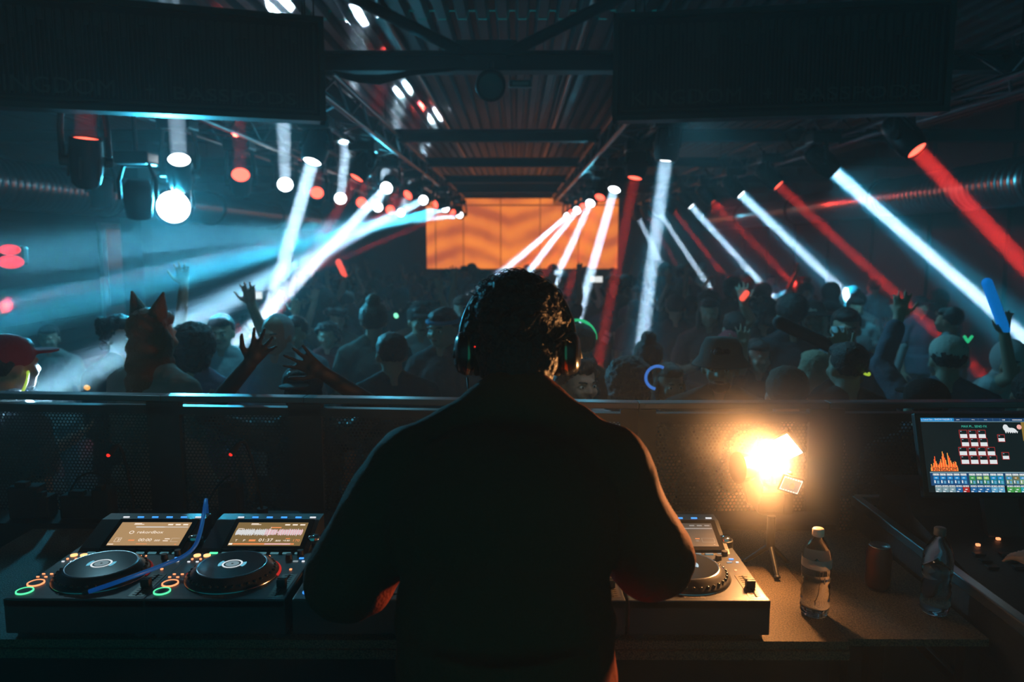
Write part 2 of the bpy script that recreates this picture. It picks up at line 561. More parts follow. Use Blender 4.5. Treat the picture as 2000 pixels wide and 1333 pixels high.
# ------------------------------------------------------------ trusses
def truss(x0, x1, z0, z1, y0, y1, lab, tray=False):
    t = empty('light_truss', (x0, y0, z0), lab, 'truss', 'lighting trusses')
    M = Matrix.Translation((-x0, -y0, -z0))
    for x in (x0, x1):
        for z in (z0, z1):
            MB().cyl((x, y0, z), (x, y1, z), .024, n=10, M=M).build('chord', truss_m, t)
    l = MB()
    n = int((y1 - y0) / .45)
    st = (y1 - y0) / n
    for k in range(n):
        ya, yb = y0 + k * st, y0 + (k + 1) * st
        for x in (x0, x1):
            a, b = (z0, z1) if k % 2 else (z1, z0)
            l.cyl((x, ya, a), (x, yb, b), .010, n=6, caps=False, M=M)
        for z in (z0, z1):
            a, b = (x0, x1) if k % 2 else (x1, x0)
            l.cyl((a, ya, z), (b, yb, z), .010, n=6, caps=False, M=M)
    l.build('lattice', truss_m, t)
    if tray:
        MB().box(((x0 + x1) / 2, (y0 + y1) / 2, (z0 + z1) / 2 + .02), (x1 - x0 - .06, y1 - y0, z1 - z0 - .1), M=M).build('cable_tray', matt, t)
    h = MB()
    for k in range(5):
        y = y0 + .6 + k * (y1 - y0 - 1.2) / 4
        h.cyl(((x0 + x1) / 2, y, z1 - .05), ((x0 + x1) / 2, y, 3.53), .006, n=6, M=M)
    h.build('hanger', dark_metal, t)


truss(-1.62, -1.32, 2.84, 3.04, 4.9, 19.6, 'aluminium truss running back from the right edge of the left video screen', True)
truss(.93, 1.22, 2.84, 3.04, 4.9, 19.6, 'aluminium truss running back behind the left edge of the right video screen', True)
truss(-2.98, -2.56, 2.84, 3.1, 4.75, 19.6, 'aluminium truss nearest the left wall, lamps aimed up through it')
truss(3.0, 3.3, 2.84, 3.1, 4.4, 19.8, 'aluminium truss nearest the right wall')


# ------------------------------------------------------------ ducts
def duct(x, z, r, y0, y1, lab):
    t = empty('air_duct', (x, y0, z), lab, 'air duct', 'spiral air ducts')
    pr = []
    y = 0.
    L = y1 - y0
    k = 0
    while y < L:
        pr += [(r, y), (r, y + .085), (r + .008, y + .09), (r + .008, y + .1)]
        y += .105
    Mr = Euler((R(-90), 0, 0)).to_matrix().to_4x4()
    MB().lathe(pr, 36, M=Mr).build('pipe', mat('galvanised_duct', (.45, .48, .5), .28, 1.), t)
    for k in range(int(L / 3.2) + 1):
        c = MB()
        c.lathe([(r + .01, 0), (r + .03, 0), (r + .03, .05), (r + .01, .05)], 32, M=Matrix.Translation((0, .05 + k * 3.2, 0)) @ Mr)
        c.cyl((0, .07 + k * 3.2, r + .01), (0, .07 + k * 3.2, 3.5 - z), .006, n=6)
        c.build('collar', dark_metal, t)


duct(-5.0, 2.42, .24, 6.2, 20, 'silver spiral duct hanging along the left wall')
duct(5.0, 2.45, .24, 7.3, 20, 'silver spiral duct hanging along the right wall')
t = empty('wall_speaker', (-4.9, 5.8, 2.45), 'dark loudspeaker box hanging in front of the left duct', 'loudspeaker')
MB().box((0, 0, 0), (.34, .3, .46), b=.02).build('cabinet', matt, t)
MB().box((.0, -.155, 0), (.3, .01, .42)).build('grille', dark_metal, t)
MB().tube([(-.18, 0, 0), (-.18, 0, .3), (.18, 0, .3), (.18, 0, 0)], .012).cyl((0, 0, .3), (0, 0, 1.05), .015, n=8).build('bracket', dark_metal, t)
for k, (px, py, y, lab) in enumerate(((270, 385, 6.0, 'dark unlit moving head hanging just left of the blinding white lamp'), (197, 372, 7.5, 'dark box spotlight hanging against the silver left duct'))):
    L = P(px, py, y)
    t = empty('unlit_stage_light', L, lab, 'stage light')
    MB().lathe([(0, .13), (.07, .13), (.105, .08), (.11, -.02), (.09, -.16), (.06, -.17), (.055, -.15), (0, -.15)], 22, M=Euler((R(12), R(6), 0)).to_matrix().to_4x4()).build('head', head_m, t)
    MB().tube([(-.14, 0, -.02), (-.145, 0, .12), (-.1, 0, .24), (.1, 0, .24), (.145, 0, .12), (.14, 0, -.02)], .018).build('yoke', head_m, t)
    MB().box((0, 0, .29), (.26, .2, .1), b=.02).cyl((0, 0, .3), (0, 0, (3.0, 3.5)[k] - L.z), .018, n=8).build('base', head_m, t)

# ------------------------------------------------------------ left wall details
A = P(197, 446, 11.6); B = P(231, 612, 11.6)
y0, y1 = 11.1, 12.9
t = empty('window_1', (-5.95, y0, .9), 'tall narrow window frame of pale metal on the left wall', 'window'); t['kind'] = 'structure'
fm = mat('frame_pale', (.75, .85, .9), .5)
f = MB()
z0, z1 = .84, 2.10
f.box((0, .0, (z0 + z1) / 2 - .9), (.06, .12, z1 - z0)).box((0, 1.25, (z0 + z1) / 2 - .9), (.06, .12, z1 - z0)).box((0, .62, z1 - .9), (.06, 1.37, .08)).box((0, .62, z0 - .9), (.06, 1.37, .18))
f.build('frame', fm, t)
MB().box((-.01, .62, (z0 + z1) / 2 - .9), (.01, 1.2, z1 - z0)).build('pane', mat('pane_dark', (.02, .04, .05), .1), t)
MB().box((-5.5, 11.2, 1.5), (.3, .3, 3.9)).build('wall_column', wall_m, kind='structure')
t = empty('wall_lamp', P(22, 500, 4.6), 'blurred red twin lamp glowing at the left edge', 'wall lamp')
MB().box((0, .05, 0), (.11, .07, .12), b=.02).build('housing', head_m, t)
MB().ell((0.0, -.01, .036), (.066, .03, .032)).ell((0.0, -.01, -.036), (.082, .03, .040)).build('lens', emat('lens_red_soft', (1, .02, .03), 1.2), t)
MB().cyl((0, .08, 0), (-2.92, .08, 0), .015, n=8).build('arm', head_m, t)

# ------------------------------------------------------------ orange screen on the far wall
tl = P(832, 388, 20.2); br = P(1206, 525, 20.2)
cx, cz = (tl.x + br.x) / 2, (tl.z + br.z) / 2
W, H = br.x - tl.x, tl.z - br.z
om = bpy.data.materials.new('orange_led_picture'); om.use_nodes = True
nt = om.node_tree; nt.nodes.clear()
N = nt.nodes.new; Lk = nt.links.new
tc = N('ShaderNodeTexCoord'); sp = N('ShaderNodeSeparateXYZ'); Lk(tc.outputs['Object'], sp.inputs[0])


def mth(op, a, b=None, c=None):
    m_ = N('ShaderNodeMath'); m_.operation = op
    for i, v in enumerate((a, b, c)):
        if v is None: continue
        if isinstance(v, (int, float)): m_.inputs[i].default_value = v
        else: Lk(v, m_.inputs[i])
    return m_.outputs[0]


ax = mth('PINGPONG', mth('ADD', sp.outputs['X'], 10.0 + .35), 1.25)
nz = N('ShaderNodeTexNoise'); nz.inputs['Scale'].default_value = 1.5; Lk(tc.outputs['Object'], nz.inputs['Vector'])
wv = mth('SINE', mth('MULTIPLY', mth('ADD', mth('MULTIPLY_ADD', ax, -.35, sp.outputs['Z']), mth('MULTIPLY', nz.outputs[0], .25)), 11.0))
n2 = N('ShaderNodeTexNoise'); n2.inputs['Scale'].default_value = .9; Lk(tc.outputs['Object'], n2.inputs['Vector'])
fac = mth('MULTIPLY_ADD', wv, .17, mth('MULTIPLY_ADD', n2.outputs[0], .9, .05))
cr = N('ShaderNodeValToRGB'); Lk(fac, cr.inputs[0])
cr.color_ramp.elements[0].position = .25; cr.color_ramp.elements[0].color = (.50, .10, .035, 1)
cr.color_ramp.elements[1].position = .75; cr.color_ramp.elements[1].color = (1.0, .27, .04, 1)
em = N('ShaderNodeEmission'); Lk(cr.outputs[0], em.inputs[0]); em.inputs[1].default_value = 1.35
Lk(em.outputs[0], N('ShaderNodeOutputMaterial').inputs[0])
t = empty('orange_screen', (cx, 20.25, cz), 'wide glowing orange screen with chevron pattern on the far wall', 'screen')
MB().box((0, 0, 0), (W, .06, H)).build('picture', om, t)
s_ = MB()
for px in (905, 978, 1055, 1130):
    s_.box((P(px, 450, 20.2).x - cx, -.035, 0), (.03, .01, H))
s_.box((0, -.035, P(1000, 401, 20.2).z - cz), (W, .01, .05))
s_.build('seams', emat('screen_seam', (.42, .09, .02), 1.0), t)
MB().box((0, .05, 0), (W + .12, .05, H + .12)).build('frame', matt, t)
MB().box((0, 20.3, 3.24), (11.9, .5, .3)).build('trim_1', matt, kind='structure')
t = empty('bulb', P(852, 550, 17.5), 'small yellow bulb hanging under the left end of the orange screen', 'light bulb')
MB().ell((0, 0, 0), (.07, .07, .08)).build('glass', emat('bulb_yellow', (1, .62, .3), 1.6), t)
MB().cyl((0, 0, .06), (0, 0, .14), .03, n=10).cyl((0, 0, .14), (0, 0, 2.4), .008, n=6).build('cord', matt, t)

# ------------------------------------------------------------ hanging video screens
rib_m = mat('panel_rib', (.014, .017, .018), .55)
pan_m = mat('panel_back', (.006, .007, .008), .8)
let_m = mat('panel_letter', (.034, .042, .044), .5)
frm_m = mat('panel_frame', (.016, .019, .021), .45)


def video_panel(pL, pR, zt, zb, lab, hp):
    """pL,pR: world points of the bottom corners; the panel hangs between them"""
    ax = Vector((pR.x - pL.x, pR.y - pL.y, 0)); Wp = ax.length; ax.normalize()
    ang = math.atan2(ax.y, ax.x)
    t = empty('video_screen', (pL.x, pL.y, zb), lab, 'video screen', 'video screens above the booth', rot=(0, 0, ang))
    Hp = zt - zb
    MB().box((Wp / 2, .06, Hp / 2), (Wp - .04, .1, Hp - .04)).build('cabinet', pan_m, t)
    f = MB().box((Wp / 2, .05, .015), (Wp, .14, .03)).box((Wp / 2, .05, Hp - .015), (Wp, .14, .03)).box((.015, .05, Hp / 2), (.03, .14, Hp)).box((Wp - .015, .05, Hp / 2), (.03, .14, Hp))
    f.box((Wp / 2, .0, .055), (Wp - .1, .012, .012)).box((Wp - .055, .0, Hp / 2), (.012, .012, Hp - .1)).box((.055, .0, Hp / 2), (.012, .012, Hp - .1))
    f.build('frame', frm_m, t)
    r_ = MB()
    n = int((Wp - .16) / .022)
    for k in range(n):
        r_.box((.08 + (k + .5) * (Wp - .16) / n, .004, Hp / 2), (.009, .014, Hp - .15))
    r_.build('louvre', rib_m, t)
    b_ = MB()
    rnd = random.Random(5)
    for k in range(int((Wp - .2) / .044)):
        h = .05 + .16 * abs(math.sin(k * .55)) * rnd.uniform(.4, 1) * (1.2 if k % 9 < 3 else .7)
        b_.box((.1 + .022 + k * .044, -.006, Hp - .07 - h / 2), (.026, .01, h))
    b_.build('printed_bars', mat('panel_print', (.016, .02, .021), .6), t)
    tz = .085
    for s, x0, wd, hh in (('KINGDOM', .1, hp[0], .085), ('+', hp[1], .06, .09), ('BASSPODS', hp[2], hp[3], .07)):
        o = text(s, hh * 1.38, let_m, t, (x0, -.004, tz), (R(90), 0, 0), 'lettering', .003, fit=wd)
    h_ = MB()
    for x in (.12, Wp - .1):
        for d_ in (0, .05):
            h_.cyl((x + d_, .05, Hp), (x + d_, .05, 3.5 - zb), .004, n=6)
    h_.build('hanger', dark_metal, t)


a = P(-75, 209, 4.05); b = P(637, 238, 4.6)
zb = (a.z + b.z) / 2; zt = P(637, 34, 4.6).z
sc = (b.x - a.x) / 712
video_panel(a, b, zt, b.z, 'dark hanging video screen at the upper left, slightly angled', (.62, .86, 1.0, .66))
a = P(1196, 237, 4.6); b = P(1852, 224, 4.3)
video_panel(a, b, P(1196, 28, 4.6).z, a.z, 'dark hanging video screen at the upper right, dimmer lettering', (.62, .83, 1.0, .66))

# ------------------------------------------------------------ perforated barrier in front of the booth
FX = [(-2.55, 2.80), (-1.27, 2.72), (-.75, 2.69), (.42, 2.60), (1.07, 2.61), (2.6, 2.64)]
fence_m = mat('fence_metal', (.03, .034, .036), .45, .5)
rail_m = mat('rail_metal', (.10, .11, .12), .35, .8)


def fence_y(x):
    for (xa, ya), (xb, yb) in zip(FX, FX[1:]):
        if x <= xb: return ya + (yb - ya) * (x - xa) / (xb - xa)
    return FX[-1][1]


FLAB = ['perforated metal barrier panel at the far left edge, striped shirt behind it', 'perforated metal barrier panel behind the second left deck', 'perforated metal barrier panel behind the headphone wearer',
        'perforated metal barrier panel lit by the orange camera light', 'perforated metal barrier panel behind the lighting desk monitor']
ZT = 1.262
for i, ((xa, ya), (xb, yb)) in enumerate(zip(FX, FX[1:])):
    L = math.hypot(xb - xa, yb - ya)
    ang = math.atan2(yb - ya, xb - xa)
    t = empty('barrier_panel', (xa, ya, 0), FLAB[i], 'barrier', 'perforated barrier panels', rot=(0, 0, ang))
    zt = ZT
    f = MB().box((L / 2, 0, .40), (L, .03, .80)).box((.03, 0, (zt) / 2), (.06, .035, zt)).box((L - .03, 0, zt / 2), (.06, .035, zt)).box((L / 2, 0, zt - .03), (L, .035, .03))
    f.build('frame', fence_m, t)
    s = MB()
    p = .0135; hr = .0049
    n = int((L - .12) / p)
    px_ = (L - .12) / n
    for j in range(int((zt - .03 - .8) / (p * .866))):
        z = .8 + (j + .5) * p * .866
        for k in range(n + 1):
            x = .06 + (k + (.5 if j % 2 else 0)) * px_
            if x > L - .055: continue
            vs_ = []
            for m_ in range(6):
                an = math.pi / 6 + m_ * math.pi / 3
                vs_.append((x + p * .5774 * math.cos(an), 0, z + p * .5774 * math.sin(an)))
            for m_ in range(6):
                an = math.pi / 6 + m_ * math.pi / 3
                vs_.append((x + hr * math.cos(an), 0, z + hr * math.sin(an)))
            s.add(vs_, [(m_, (m_ + 1) % 6, 6 + (m_ + 1) % 6, 6 + m_) for m_ in range(6)])
    s.build('perforated_sheet', fence_m, t)
for (k0, k1, lab) in ((0, 4, 'long dark handrail along the barrier, left of the rail joint'), (4, 5, 'short handrail along the barrier, right of the rail joint')):
    pts_ = FX[k0:k1 + 1]
    r_ = MB()
    for (xa, ya), (xb, yb) in zip(pts_, pts_[1:]):
        L = math.hypot(xb - xa, yb - ya)
        Mr = Matrix.Translation(((xa + xb) / 2, (ya + yb) / 2, ZT + .014)) @ Matrix.Rotation(math.atan2(yb - ya, xb - xa), 4, 'Z')
        r_.box((0, 0, 0), (L - (.006 if k1 == 5 else 0), .055, .022), M=Mr, b=.004)
    r_.build('handrail', rail_m, label=lab, cat='handrail')

# ------------------------------------------------------------ the booth table
top_m = mat('worktop_laminate', (.02, .015, .011), .6, noise_col=(190, (.15, .105, .06)), bump=(250, .5))
t = empty('booth_table', (-.4, 1.7, 0), 'long black booth table under the decks with a speckled top', 'table')
MB().box((0, .355, .89), (2.36, .71, .02)).box((0.0, .003, .868), (2.36, .02, .022)).build('tabletop', top_m, t)
MB().box((0, .05, .43), (2.3, .03, .855)).build('front_panel', matt, t)
for x in (-1.14, 1.14):
    MB().box((x, .38, .43), (.03, .64, .855)).build('side_panel', matt, t)
t = empty('side_table', (.785, 1.72, 0), 'lower speckled table end beyond the main booth table, beside the bottle', 'table')
MB().box((.17, .355, .884), (.335, .70, .018)).build('tabletop', top_m, t)
for x, y in ((.03, .04), (.31, .04), (.03, .66), (.31, .66)):
    MB().box((x, y, .437), (.035, .035, .875)).build('leg', matt, t)
t = empty('equipment_shelf', (-.4, 2.2, 0), 'black raised shelf behind the decks against the barrier', 'shelf')
MB().box((-.25, .295, .895), (3.4, .13, .03)).build('board', matt, t)
MB().box((-.25, .25, .45), (3.36, .02, .86)).build('front_panel', matt, t)

# ------------------------------------------------------------ media decks
deck_m2 = mat('deck_body', (.022, .024, .027), .38, bump=(300, .04), noise_col=(5, (.03, .032, .035)))
ring_m = mat('platter_ring', (.5, .52, .55), .18, 1.)
plat_m = mat('platter_top', (.014, .016, .018), .14)
rub_m = mat('jog_side', (.02, .02, .022), .3)
E_ = dict(ob=('led_orange', (1, .42, .16), 2.2), os=('led_orange_small', (1, .3, .12), 1.8), bl=('led_blue', (.05, .32, 1.), 1.5), wh=('led_white', (.8, .85, .9), 1.0), gr=('led_green', (.1, .9, .4), 1.4),
          cy=('led_teal', (.16, .5, .6), .35), rd=('led_red', (1, .03, .02), 1.2), gb=('led_grey', (.45, .6, .65), .5))
EM = {k: emat(*v) for k, v in E_.items()}
scr_beige = emat('screen_beige', (.44, .27, .125), 1.0)
scr_olive = emat('screen_olive', (.22, .14, .05), 1.0)
scr_white = emat('screen_white', (1, .86, .72), 1.1)
scr_pink = emat('screen_wave', (.85, .55, .62), 1.1)
scr_grey = emat('screen_wave_pale', (.75, .78, .8), 1.1)
scr_or = emat('screen_orange', (.95, .3, .1), 1.0)
scr_dark = emat('screen_dim', (.05, .05, .045), 1.0)
scr_dim = emat('screen_dim_text', (.28, .3, .3), 1.0)


def deck(x, lab, mode, right=False):
    t = empty('media_deck', (x, 1.69, .9), lab, 'DJ deck', 'media decks in a row', rot=(0, 0, 0))
    b = MB().box((0, .225, .062), (.329, .45, .085), b=.004)
    b.box((0, .01, .094), (.329, .02, .022), b=.003)
    for fx in (-.14, .14):
        for fy in (.04, .41):
            b.cyl((fx, fy, 0), (fx, fy, .02), .02, n=14)
    # raised rear hood
    hood = [(.27, .104), (.45, .104), (.45, .150), (.40, .150), (.285, .112)]
    b.add([(sx * .145, y, z) for sx in (-1, 1) for y, z in hood], [(0, 1, 2, 3, 4), (9, 8, 7, 6, 5)] + [(i, 5 + i, 5 + (i + 1) % 5, (i + 1) % 5) for i in range(5)])
    b.build('body', deck_m2, t)
    # jog wheel
    j = MB().lathe([(.113, 0), (.113, .003), (.107, .007), (.094, .020), (.0855, .0265), (.0825, .0285), (.0800, .0275)], 64, mis=[1, 0, 0, 0, 1, 1])
    for k in range(36):
        a = k * math.pi / 18
        j.ell((.101 * math.cos(a), .101 * math.sin(a), .0125), (.005, .005, .004), n=8, m=5, mi=2)
    jw = j.build('jog_wheel', [rub_m, ring_m, plat_m], t, loc=(-.006, .136, .105))
    MB().lathe([(0, .0276), (.0802, .0276)], 64).build('platter', plat_m, jw)
    MB().lathe([(.0205, .0284), (.025, .0284)], 48).build('display_ring', emat('disp_white', (.8, .9, .95), .95), jw)
    MB().lathe([(0, .0284), (.0165, .0284)], 40).lathe([(0, .0288), (.003, .0288)], 12, mi=1).build('display', [emat('disp_grey', (.22, .32, .36), .8), matt], jw)
    for s0, s1 in ((150, 208), (-28, 22)):
        arc = MB()
        vs_ = []
        for k in range(9):
            a = R(s0 + (s1 - s0) * k / 8)
            vs_ += [(.026 * math.cos(a), .026 * math.sin(a), .0284), (.034 * math.cos(a), .034 * math.sin(a), .0284)]
        arc.add(vs_, [(2 * k, 2 * k + 1, 2 * k + 3, 2 * k + 2) for k in range(8)])
        arc.build('display_arc', emat('disp_cyan', (.15, .55, .75), .9), jw)
    if mode != 'dim':
        g = MB()
        vs_ = []
        for k in range(25):
            a = R(-5 + 190 * k / 24)
            vs_ += [(.1115 * math.cos(a), .1115 * math.sin(a), .0050), (.1165 * math.cos(a), .1165 * math.sin(a), .0008)]
        g.add(vs_, [(2 * k, 2 * k + 1, 2 * k + 3, 2 * k + 2) for k in range(24)])
        g.build('glow_ring', emat('ring_red_' + mode, (.5, .02, .015), 1.0 if mode == 'wave' else .25), jw)
    # tilted display
    tilt = math.atan2(.150 - .112, .40 - .285)
    sc_ = empty('display_screen', (.022, .287, .1135), rot=(tilt, 0, 0)); sc_.parent = t
    MB().box((0, .052, .002), (.222, .125, .005)).build('bezel', mat('screen_glass', (.006, .006, .007), .12), sc_)
    base = {'rek': scr_beige, 'wave': scr_olive, 'dim': scr_dark}[mode]
    MB().box((0, .050, .0052), (.195, .096, .001)).build('picture', base, sc_)
    z = .0062
    g = MB(); tm = scr_white if mode != 'dim' else scr_dim

    def rect(x0, y0, x1, y1, mi=0, zz=z):
        g.add([(x0, y0, zz), (x1, y0, zz), (x1, y1, zz), (x0, y1, zz)], [(0, 1, 2, 3)], mi)
    for k in range(3): rect(.035 + k * .021, .085, .049 + k * .021, .090)
    rect(-.06, .087, -.032, .0895); rect(-.06, .091, -.040, .0935)
    if mode == 'rek':
        rect(-.05, .0755, .03, .0785, 1); rect(.03, .076, .095, .078, 1)
        text('rekordbox', .0165, tm, sc_, (-.037, .050, z), name='screen_text')
        g.add([(-.052 + r_ * math.cos(k * math.pi / 8), .0545 + r_ * math.sin(k * math.pi / 8), z) for r_ in (.0065, .0045) for k in range(16)], [(k, (k + 1) % 16, 16 + (k + 1) % 16, 16 + k) for k in range(16)])
        text('00:00', .0165, tm, sc_, (-.020, .0175, z), name='screen_text')
        text('.000', .010, tm, sc_, (.0225, .0175, z), name='screen_text')
        text('T', .014, tm, sc_, (-.078, .0175, z), name='screen_text')
        rect(-.047, .019, -.030, .024, 2); rect(-.02, .006, .01, .008, 2); rect(.048, .018, .062, .021); rect(.05, .026, .064, .029); rect(.085, .004, .09, .0065, 2)
        for a_, b_, c_, d_ in ((-.084, .015, -.068, .0158), (-.084, .0312, -.068, .032), (-.084, .015, -.0832, .032), (-.0688, .015, -.068, .032), (.07, .016, .09, .0165), (.07, .03, .09, .0305), (.0695, .016, .07, .0305)): rect(a_, b_, c_, d_)
        rect(-.096, .004, -.08, .0068)
    elif mode == 'wave':
        rnd = random.Random(3)
        for k in range(120):
            xx = -.092 + k * .00153
            h = .008 + .008 * abs(math.sin(k * .9)) * rnd.uniform(.3, 1)
            if k in (74, 75, 33): h = .003
            rect(xx, .056 - h, xx + .0012, .056 + h, 3 if (k > 52 and k % 5) else 4)
        rect(.0, .0735, .028, .0775, 2); rect(-.001, .038, .0, .078, 0); rect(-.09, .070, -.075, .072)
        text('T', .012, tm, sc_, (-.084, .0175, z), name='screen_text')
        text('P', .012, tm, sc_, (-.062, .0175, z), name='screen_text')
        text('01:37', .0175, tm, sc_, (-.020, .0175, z), name='screen_text')
        text('.800', .0095, tm, sc_, (.0245, .0175, z), name='screen_text')
        text('+0.80', .0085, tm, sc_, (.046, .0185, z), name='screen_text')
        text('170', .0135, scr_or, sc_, (.072, .0175, z), name='screen_text')
        rect(-.046, .018, -.028, .0255, 2); rect(-.085, .005, .08, .010, 2); rect(0, .005, .07, .010, 3); rect(.052, .028, .064, .031, 2); rect(-.096, .004, -.086, .0105, 0)
    else:
        rect(-.09, .073, .095, .0775, 1); rect(.04, .031, .052, .034, 2)
        text('00.', .008, tm, sc_, (.04, .021, z), name='screen_text')
        for a_, b_, c_, d_ in ((.058, .018, .09, .0187), (.058, .034, .09, .0347), (.0573, .018, .058, .0347), (.09, .018, .0907, .0347), (.085, .008, .089, .010)): rect(a_, b_, c_, d_)
    g.build('graphics', [tm, scr_grey if mode != 'dim' else scr_dim, scr_or, scr_pink, scr_grey], sc_)

    def btn(x, y, z_, dx, dy, m, h=.003, nm='button', rnd_=False):
        b = MB()
        if rnd_: b.cyl((x, y, z_), (x, y, z_ + h), dx / 2, n=18)
        else: b.box((x, y, z_ + h / 2), (dx, dy, h), b=.0008)
        return b.build(nm, m, t)
    for k in range(6):
        btn(-.083 + k * .041, .415, .1500, .017, .005, EM['wh'] if k in (0, 5) else EM['bl'])
    for k in range(8):
        btn(-.128 + k * .0325 + .022, .268, .1045, .021, .008, EM['gr'] if (mode == 'wave' and k == 0) else EM['cy'], nm='cue_button')
    for xx in (-.143, -.117): btn(xx, .252, .1045, .018, 0, EM['ob'] if mode != 'dim' else EM['os'], nm='loop_button', rnd_=True)
    for xx in (-.146, -.124): btn(xx, .228, .1045, .006, 0, EM['os'], nm='small_led', rnd_=True)
    for xx in (-.148, -.126): btn(xx, .211, .1045, .007, .004, EM['wh'], nm='small_led')
    for xx, yy in ((-.152, .135), (-.132, .135), (-.156, .118), (-.136, .118)): btn(xx, yy, .1045, .007, .003, EM['os'], nm='small_led')
    for yy, k in ((.083, 'os'), (.040, 'gr')):
        MB().lathe([(.0165, 0), (.0165, .003), (.0195, .003), (.0195, 0)], 36, M=Matrix.Translation((-.139, yy, .1045))).build('cue_ring' if k == 'os' else 'play_ring', EM[k], t)
        MB().lathe([(0, .002), (.0165, .002)], 28, M=Matrix.Translation((-.139, yy, .1045))).build('push_button', dark_metal, t)
    btn(.138, .235, .1045, .012, .005, EM['bl']); btn(.128, .215, .1045, .013, .005, EM['gb']); btn(.148, .215, .1045, .007, .005, EM['wh'])
    btn(.130, .165, .1045, .006, .006, EM['os'], nm='small_led')
    for xx, yy in ((.036, .249), (.05, .249)): btn(xx, yy, .1045, .004, .003, EM['os'], nm='small_led')
    # tempo fader
    fd = MB().box((.137, .075, .1045), (.036, .125, .002), mi=1)
    fd.box((.137, .075, .106), (.004, .115, .001), mi=0)
    for k in range(11): fd.box((.137, .022 + k * .0106, .1058), (.022, .0008, .0006), mi=0)
    fd.build('tempo_slot', [matt, mat('slot_metal', (.12, .10, .08), .3, .6)], t)
    MB().box((.137, .068, .116), (.022, .018, .020), b=.003).box((.137, .068, .1265), (.02, .002, .0015)).build('fader_knob', black, t)
    MB().lathe([(0, .014), (.012, .014), (.017, .011), (.018, 0)], 28, M=Matrix.Translation((.1465, .33, .118))).build('browse_knob', chrome, t)
    MB().lathe([(.018, 0), (.022, 0), (.022, .006), (.0185, .006)], 28, M=Matrix.Translation((.1465, .33, .116))).cyl((.1465, .33, .10), (.1465, .33, .117), .022).build('knob_collar', dark_metal, t)
    for xx, yy in ((.128, .262), (.105, .235)):
        MB().cyl((xx, yy, .1045), (xx, yy, .117), .009, .008).build('dial', black, t)
    MB().box((-.133, .36, .106), (.03, .02, .004)).box((-.133, .33, .106), (.035, .02, .002)).build('usb_cover', dark_metal, t)
    MB().box((-.133, .372, .107), (.022, .006, .006)).build('usb_slot', EM['gb'], t)
    o = text('Pioneer DJ', .011, mat('print_grey', (.25, .22, .2), .5), t, (-.032, .011, .1062), (0, 0, 0), 'lettering')
    return t


deck(-1.027, 'media deck at the far left with beige screen, blue cable across it', 'rek')
deck(-.70, 'media deck second from left with waveform screen and red-lit platter', 'wave')
deck(.09, 'media deck hidden in front of the headphone wearer', 'dim')
deck(.425, 'media deck at the right end of the row, side lit orange', 'dim')

# mixer
t = empty('dj_mixer', (-.31, 1.69, .9), 'black DJ mixer with knobs and faders under the left forearm', 'DJ mixer')
MB().box((0, .2, .062), (.42, .40, .086), b=.004).build('body', deck_m2, t)
for i in range(5):
    for j in range(6):
        xx, yy = -.16 + i * .08, .17 + j * .036
        k_ = MB().lathe([(0, .016), (.006, .016), (.0085, .012), (.009, 0)], 14, M=Matrix.Translation((xx, yy, .105))).build('knob', black, t)
        if (i + j) % 3 == 0: MB().box((xx, yy + .004, .1212), (.0016, .006, .0008)).build('pointer', EM['wh'], k_)
for i in range(4):
    xx = -.12 + i * .08
    MB().box((xx, .095, .1055), (.006, .07, .0015)).build('fader_slot', matt, t)
    MB().box((xx, .075 + .012 * i, .114), (.016, .011, .018), b=.002).build('fader', black, t)
MB().box((0, .03, .1055), (.07, .005, .0015)).build('crossfader_slot', matt, t)
MB().box((.01, .03, .114), (.011, .016, .018), b=.002).build('crossfader', black, t)
MB().cyl((-.185, .035, .105), (-.185, .035, .108), .009, n=16).build('blue_button', EM['bl'], t)
MB().cyl((.175, .09, .105), (.175, .09, .108), .009, n=16).build('orange_button', EM['ob'], t)
for i in range(4):
    MB().cyl((-.19, .1 + i * .05, .105), (-.19, .1 + i * .05, .107), .004, n=10).build('small_led', EM['os'], t)

# blue cable
pts_ = [(402, 978, 1.10), (398, 1005, 1.09), (391, 1040, 1.075), (380, 1068, 1.055), (357, 1088, 1.04), (322, 1103, 1.036), (275, 1121, 1.048), (225, 1139, 1.044), (172, 1157, 1.02)]
cp = [PZ(*p) for p in pts_]
cp = [P(405, 1006, 2.46), P(403, 984, 2.30)] + cp
sm = []
for k in range(len(cp) - 1):
    p0 = cp[max(k - 1, 0)]; p1 = cp[k]; p2 = cp[k + 1]; p3 = cp[min(k + 2, len(cp) - 1)]
    for q in range(6):
        u = q / 6
        sm.append(.5 * ((2 * p1) + (p2 - p0) * u + (2 * p0 - 5 * p1 + 4 * p2 - p3) * u * u + (-p0 + 3 * p1 - 3 * p2 + p3) * u ** 3))
sm.append(cp[-1])
sm = [Vector((p.x, p.y, p.z)) for p in sm]
t = empty('blue_cable', cp[-1], 'bright blue cable lying across the far left deck', 'cable')
Mi = Matrix.Translation(-cp[-1])
MB().tube(sm, .0052, 10, M=Mi).build('cord', mat('blue_rubber_glow', (.01, .16, .62), .4, emit=(.005, .10, .45), es=.25), t)  # faint emission brightens the blue; the cord is no lamp
dd = (cp[-1] - cp[-2]).normalized()
MB().cyl(cp[-1] - dd * .004, cp[-1] + dd * .012, .0058, .005, 12, M=Mi).build('connector', mat('red_rubber', (.12, .02, .02), .5), t)


